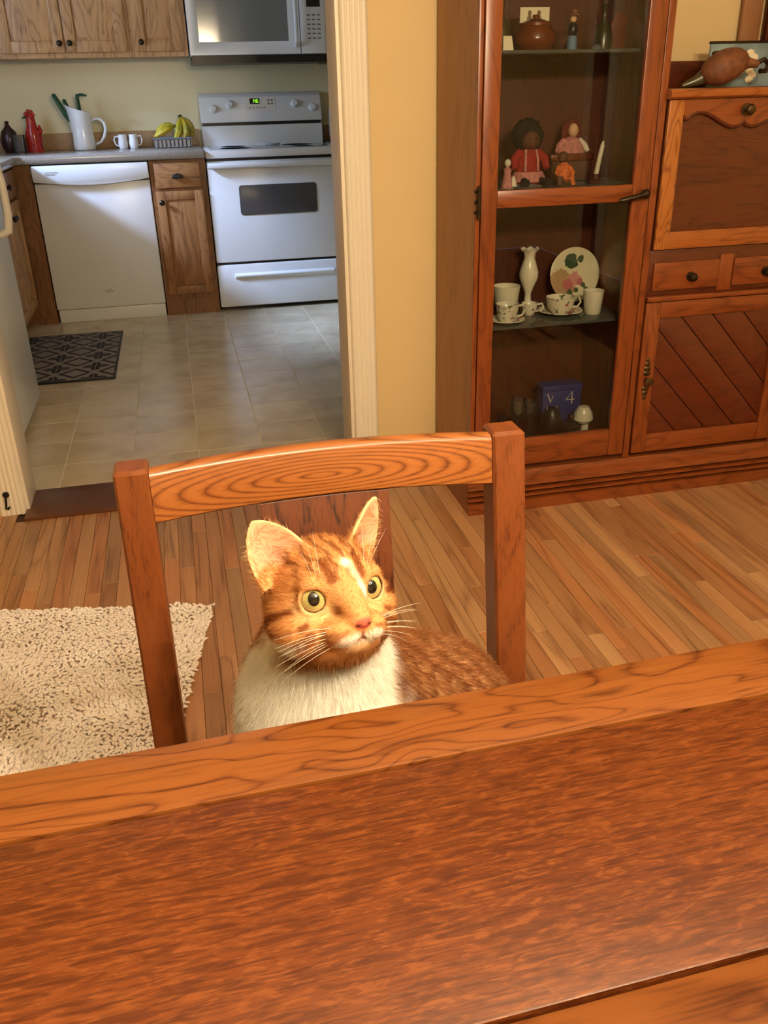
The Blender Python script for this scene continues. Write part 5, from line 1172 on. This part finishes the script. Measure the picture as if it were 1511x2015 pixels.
    c = mixv(c, np.array(lin((190, 110, 92))), sstep(.2, .08, seg_d(p, (0, 6.8, -1.5), (0, 6.3, -2.4)))*.8); return np.clip(c, 0, 1), nose
pt_c, pt_n = coat(CV)
ca = me.color_attributes.new('coat', 'FLOAT_COLOR', 'POINT'); ca.data.foreach_set('color', np.concatenate([pt_c, np.ones((len(CV), 1))], 1).reshape(-1).astype(np.float32))
m, nt, b = newmat('cat_coat'); at_ = N(nt, 'ShaderNodeAttribute', attribute_name='coat'); v = noise(nt, coords(nt, (1, 1, 1)), 900, 2)
L(nt, mixc(nt, math_n(nt, 'MULTIPLY', v, .15), at_.outputs['Color'], (.12, .05, .02)), b.inputs['Base Color']); b.inputs['Roughness'].default_value = .7; b.inputs['Specular IOR Level'].default_value = .2
b.inputs['Subsurface Weight'].default_value = .08; b.inputs['Subsurface Radius'].default_value = (.006, .003, .002); b.inputs['Subsurface Scale'].default_value = 1
me.materials.append(m)
cat = bpy.data.objects.new('cat', me); COL.objects.link(cat); tag(cat, 'orange and white tabby cat sitting on the chair, looking up', 'cat')
base = Vector((.11, .70, .46)); me.transform(Matrix.Translation(-base)); cat.location = base; ORG['cat'] = base

# eyes
m, nt, b = newmat('cat_eye'); tc = N(nt, 'ShaderNodeTexCoord'); sp = N(nt, 'ShaderNodeSeparateXYZ'); L(nt, tc.outputs['Object'], sp.inputs[0])
R_ = EYER*HS
ex, ey = math_n(nt, 'DIVIDE', sp.outputs[0], R_), math_n(nt, 'DIVIDE', sp.outputs[1], R_)
r = math_n(nt, 'SQRT', math_n(nt, 'ADD', math_n(nt, 'MULTIPLY', ex, ex), math_n(nt, 'MULTIPLY', ey, ey)))
pu = math_n(nt, 'SQRT', math_n(nt, 'ADD', math_n(nt, 'POWER', math_n(nt, 'DIVIDE', ex, .40), 2), math_n(nt, 'POWER', math_n(nt, 'DIVIDE', ey, .50), 2)))
ir = noise(nt, coords(nt, (1, 1, 1)), 900, 2)
iris = ramp(nt, math_n(nt, 'ADD', r, math_n(nt, 'MULTIPLY', ir, .06)), [(.32, lin((122, 130, 76))), (.55, lin((178, 170, 104))), (.82, lin((214, 198, 138))), (.97, lin((96, 74, 40)))])
L(nt, mixc(nt, ramp(nt, pu, [(.95, (1, 1, 1)), (1.04, (0, 0, 0))]), iris, (.003, .003, .003)), b.inputs['Base Color']); b.inputs['Roughness'].default_value = .08; b.inputs['Coat Weight'].default_value = 1; b.inputs['Coat Roughness'].default_value = .01
for s in (-1, 1):
    ew = to_world(EYE[s]); gaze = unit(unit(np.array([.05, -.02, CAM_Z+.02])-ew)+(.75 if s > 0 else .15)*(HA @ EYED[s]))
    bm = bmesh.new(); ball(bm, (0, 0, 0), R_, 40); e = obj('eye', bm, 'cat_eye', None, 180); e.parent = cat; e.location = Vector(ew)-base
    zax = Vector(gaze); up = Vector(HA[:, 2]); yax = (up-zax*up.dot(zax)).normalized(); xax = yax.cross(zax); e.rotation_euler = Matrix((xax, yax, zax)).transposed().to_euler()

# whiskers and brow hairs
plain('whisker', (250, 244, 230), .4, var=.01)
def wh(a, b_, sag, r=.00021):
    a, b_ = to_world(a), to_world(b_); pts = [a+(b_-a)*t_-np.array([0, 0, sag])*4*t_*(1-t_)*.5+np.array([0, 0, sag])*0 for t_ in (0, .2, .4, .6, .8, 1)]
    bm = bmesh.new(); tube(bm, pts, [r, r, r*.9, r*.7, r*.5, r*.2], 5); obj('whisker', bm, 'whisker', cat)
for s in (-1, 1):
    for i in range(9):
        zz = -1.5-.16*i; k = i/8
        wh((1.5*s+.06*s*(i % 3), 5.5-.12*(i % 4), zz), ((7.0-.5*k-1.0*rng.random())*s, 5.2-1.0*rng.random()-.8*k, -2.4-3.3*k+1.3*rng.random()), -.004-.003*rng.random())
    for i in range(3): wh((2.0*s+.25*i*s, 3.7-.2*i, 2.1+.1*i), ((2.2+.9*i)*s, 3.4+.5*i, 6.2-.3*i), -.003, .00018)

# fur strands
me.calc_loop_triangles(); nt_ = len(me.loop_triangles); tri = np.empty(nt_*3, np.int32); me.loop_triangles.foreach_get('vertices', tri); tri = tri.reshape(-1, 3)
nor = np.empty(len(CV)*3, np.float32); me.vertices.foreach_get('normal', nor); nor = nor.reshape(-1, 3)
A_, B2, C2 = CV[tri[:, 0]], CV[tri[:, 1]], CV[tri[:, 2]]; ar = np.linalg.norm(np.cross(B2-A_, C2-A_), axis=1)/2; cen = (A_+B2+C2)/3
vis = (cen[:, 2] > .60) | (cen[:, 1] < .66)
wgt = ar*np.where(vis, 1, .12)*np.where(np.linalg.norm(cen-HC, axis=1) < .085, 2.2, 1)
NF = 110000
pick = rng.choice(nt_, NF, p=wgt/wgt.sum()); r1, r2_ = np.sqrt(rng.random(NF)), rng.random(NF)
w0, w1, w2 = 1-r1, r1*(1-r2_), r1*r2_
P = A_[pick]*w0[:, None]+B2[pick]*w1[:, None]+C2[pick]*w2[:, None]; Nn = nor[tri[pick, 0]]*w0[:, None]+nor[tri[pick, 1]]*w1[:, None]+nor[tri[pick, 2]]*w2[:, None]; Nn /= np.linalg.norm(Nn, axis=1)[:, None]+1e-9
hp = to_head(P); col, nz = coat(P); dh = np.linalg.norm(hp, axis=1)
keep = nz < .3
for s in (-1, 1): keep &= np.linalg.norm(hp-EYE[s], axis=1) > 1.42
earin = np.zeros(NF, bool)
for s in (-1, 1):
    u, v_, w_ = ear_uvw(hp, s); earin |= (v_ > .4) & (np.abs(u) < 3) & (w_ > .13*u*u-.02) & (np.abs(w_) < 1.6)
keep &= ~(earin & (rng.random(NF) > .35)); keep &= P[:, 2] > .466
P, Nn, hp, col, dh, earin = [a[keep] for a in (P, Nn, hp, col, dh, earin)]; NF = len(P)
onhead = sstep(9.0, 6.5, dh)*sstep(-5.2, -4.0, hp[:, 2])
src = to_world((0, 6.6, -.6)); flow_h = P-src; flow_b = np.stack([np.where(P[:, 0] > .15, .5, (P[:, 0]-.085)*1.2), np.where(P[:, 0] > .15, .35, .1), -np.ones(NF)], 1)
flow = flow_h/np.linalg.norm(flow_h, axis=1)[:, None]*onhead[:, None]+flow_b*(1-onhead)[:, None]
flow -= Nn*(flow*Nn).sum(1)[:, None]; flow /= np.linalg.norm(flow, axis=1)[:, None]+1e-6
face = sstep(1.5, 4.5, hp[:, 1])*onhead
ln = (.0105*(1-onhead)+.0075*onhead)*(1-face)+.0032*face; ln *= rng.uniform(.7, 1.25, NF); ln = np.where(earin, .011, ln); col = np.where(earin[:, None], col*.5+CREAM*.5, col)
earany = np.zeros(NF, bool)
for s in (-1, 1):
    u, v_, w_ = ear_uvw(hp, s); earany |= (v_ > .8) & (np.abs(u) < 3.2) & (np.abs(w_) < 2)
ln = np.where(earany & ~earin, .0035, np.where(earin, .007, ln))
lift = np.where(onhead > .5, .28, .38)+rng.normal(0, .08, NF)
jit = rng.normal(0, .22, (NF, 3)); t1 = flow+jit; t1 /= np.linalg.norm(t1, axis=1)[:, None]
pts = np.empty((NF, 4, 3), np.float32)
for k in range(4):
    s_ = k/3; pts[:, k] = P-Nn*.0004+ln[:, None]*(t1*s_+Nn*(lift*(s_-.45*s_*s_)*1.4)[:, None]-np.array([0, 0, .12])*s_*s_)
fur = bpy.data.hair_curves.new('fur'); fur.add_curves([4]*NF); fur.position_data.foreach_set('vector', (pts-np.array(base)).reshape(-1).astype(np.float32))
ra = fur.attributes.get('radius') or fur.attributes.new('radius', 'FLOAT', 'POINT')
rr = np.tile(np.array([1, .9, .6, .15], np.float32), (NF, 1))*np.where(onhead > .5, .00011, .00015)[:, None]; ra.data.foreach_set('value', rr.reshape(-1).astype(np.float32))
colr = np.clip(col*rng.uniform(.82, 1.12, (NF, 1)), 0, .97); colp = np.repeat(np.concatenate([colr, np.ones((NF, 1))], 1)[:, None], 4, 1)
fc = fur.attributes.new('coat', 'FLOAT_COLOR', 'POINT'); fc.data.foreach_set('color', colp.reshape(-1).astype(np.float32))
m, nt, b = newmat('cat_fur'); at_ = N(nt, 'ShaderNodeAttribute', attribute_name='coat'); nt.nodes.remove(b); df = N(nt, 'ShaderNodeBsdfDiffuse'); tl = N(nt, 'ShaderNodeBsdfTranslucent'); mx = N(nt, 'ShaderNodeMixShader'); mx.inputs[0].default_value = .45
L(nt, at_.outputs['Color'], df.inputs[0]); L(nt, at_.outputs['Color'], tl.inputs[0]); L(nt, df.outputs[0], mx.inputs[1]); L(nt, tl.outputs[0], mx.inputs[2]); L(nt, mx.outputs[0], nt.nodes['Material Output'].inputs[0])
fur.materials.append(m); fo = bpy.data.objects.new('fur', fur); COL.objects.link(fo); fo.parent = cat; fo['kind'] = 'stuff'
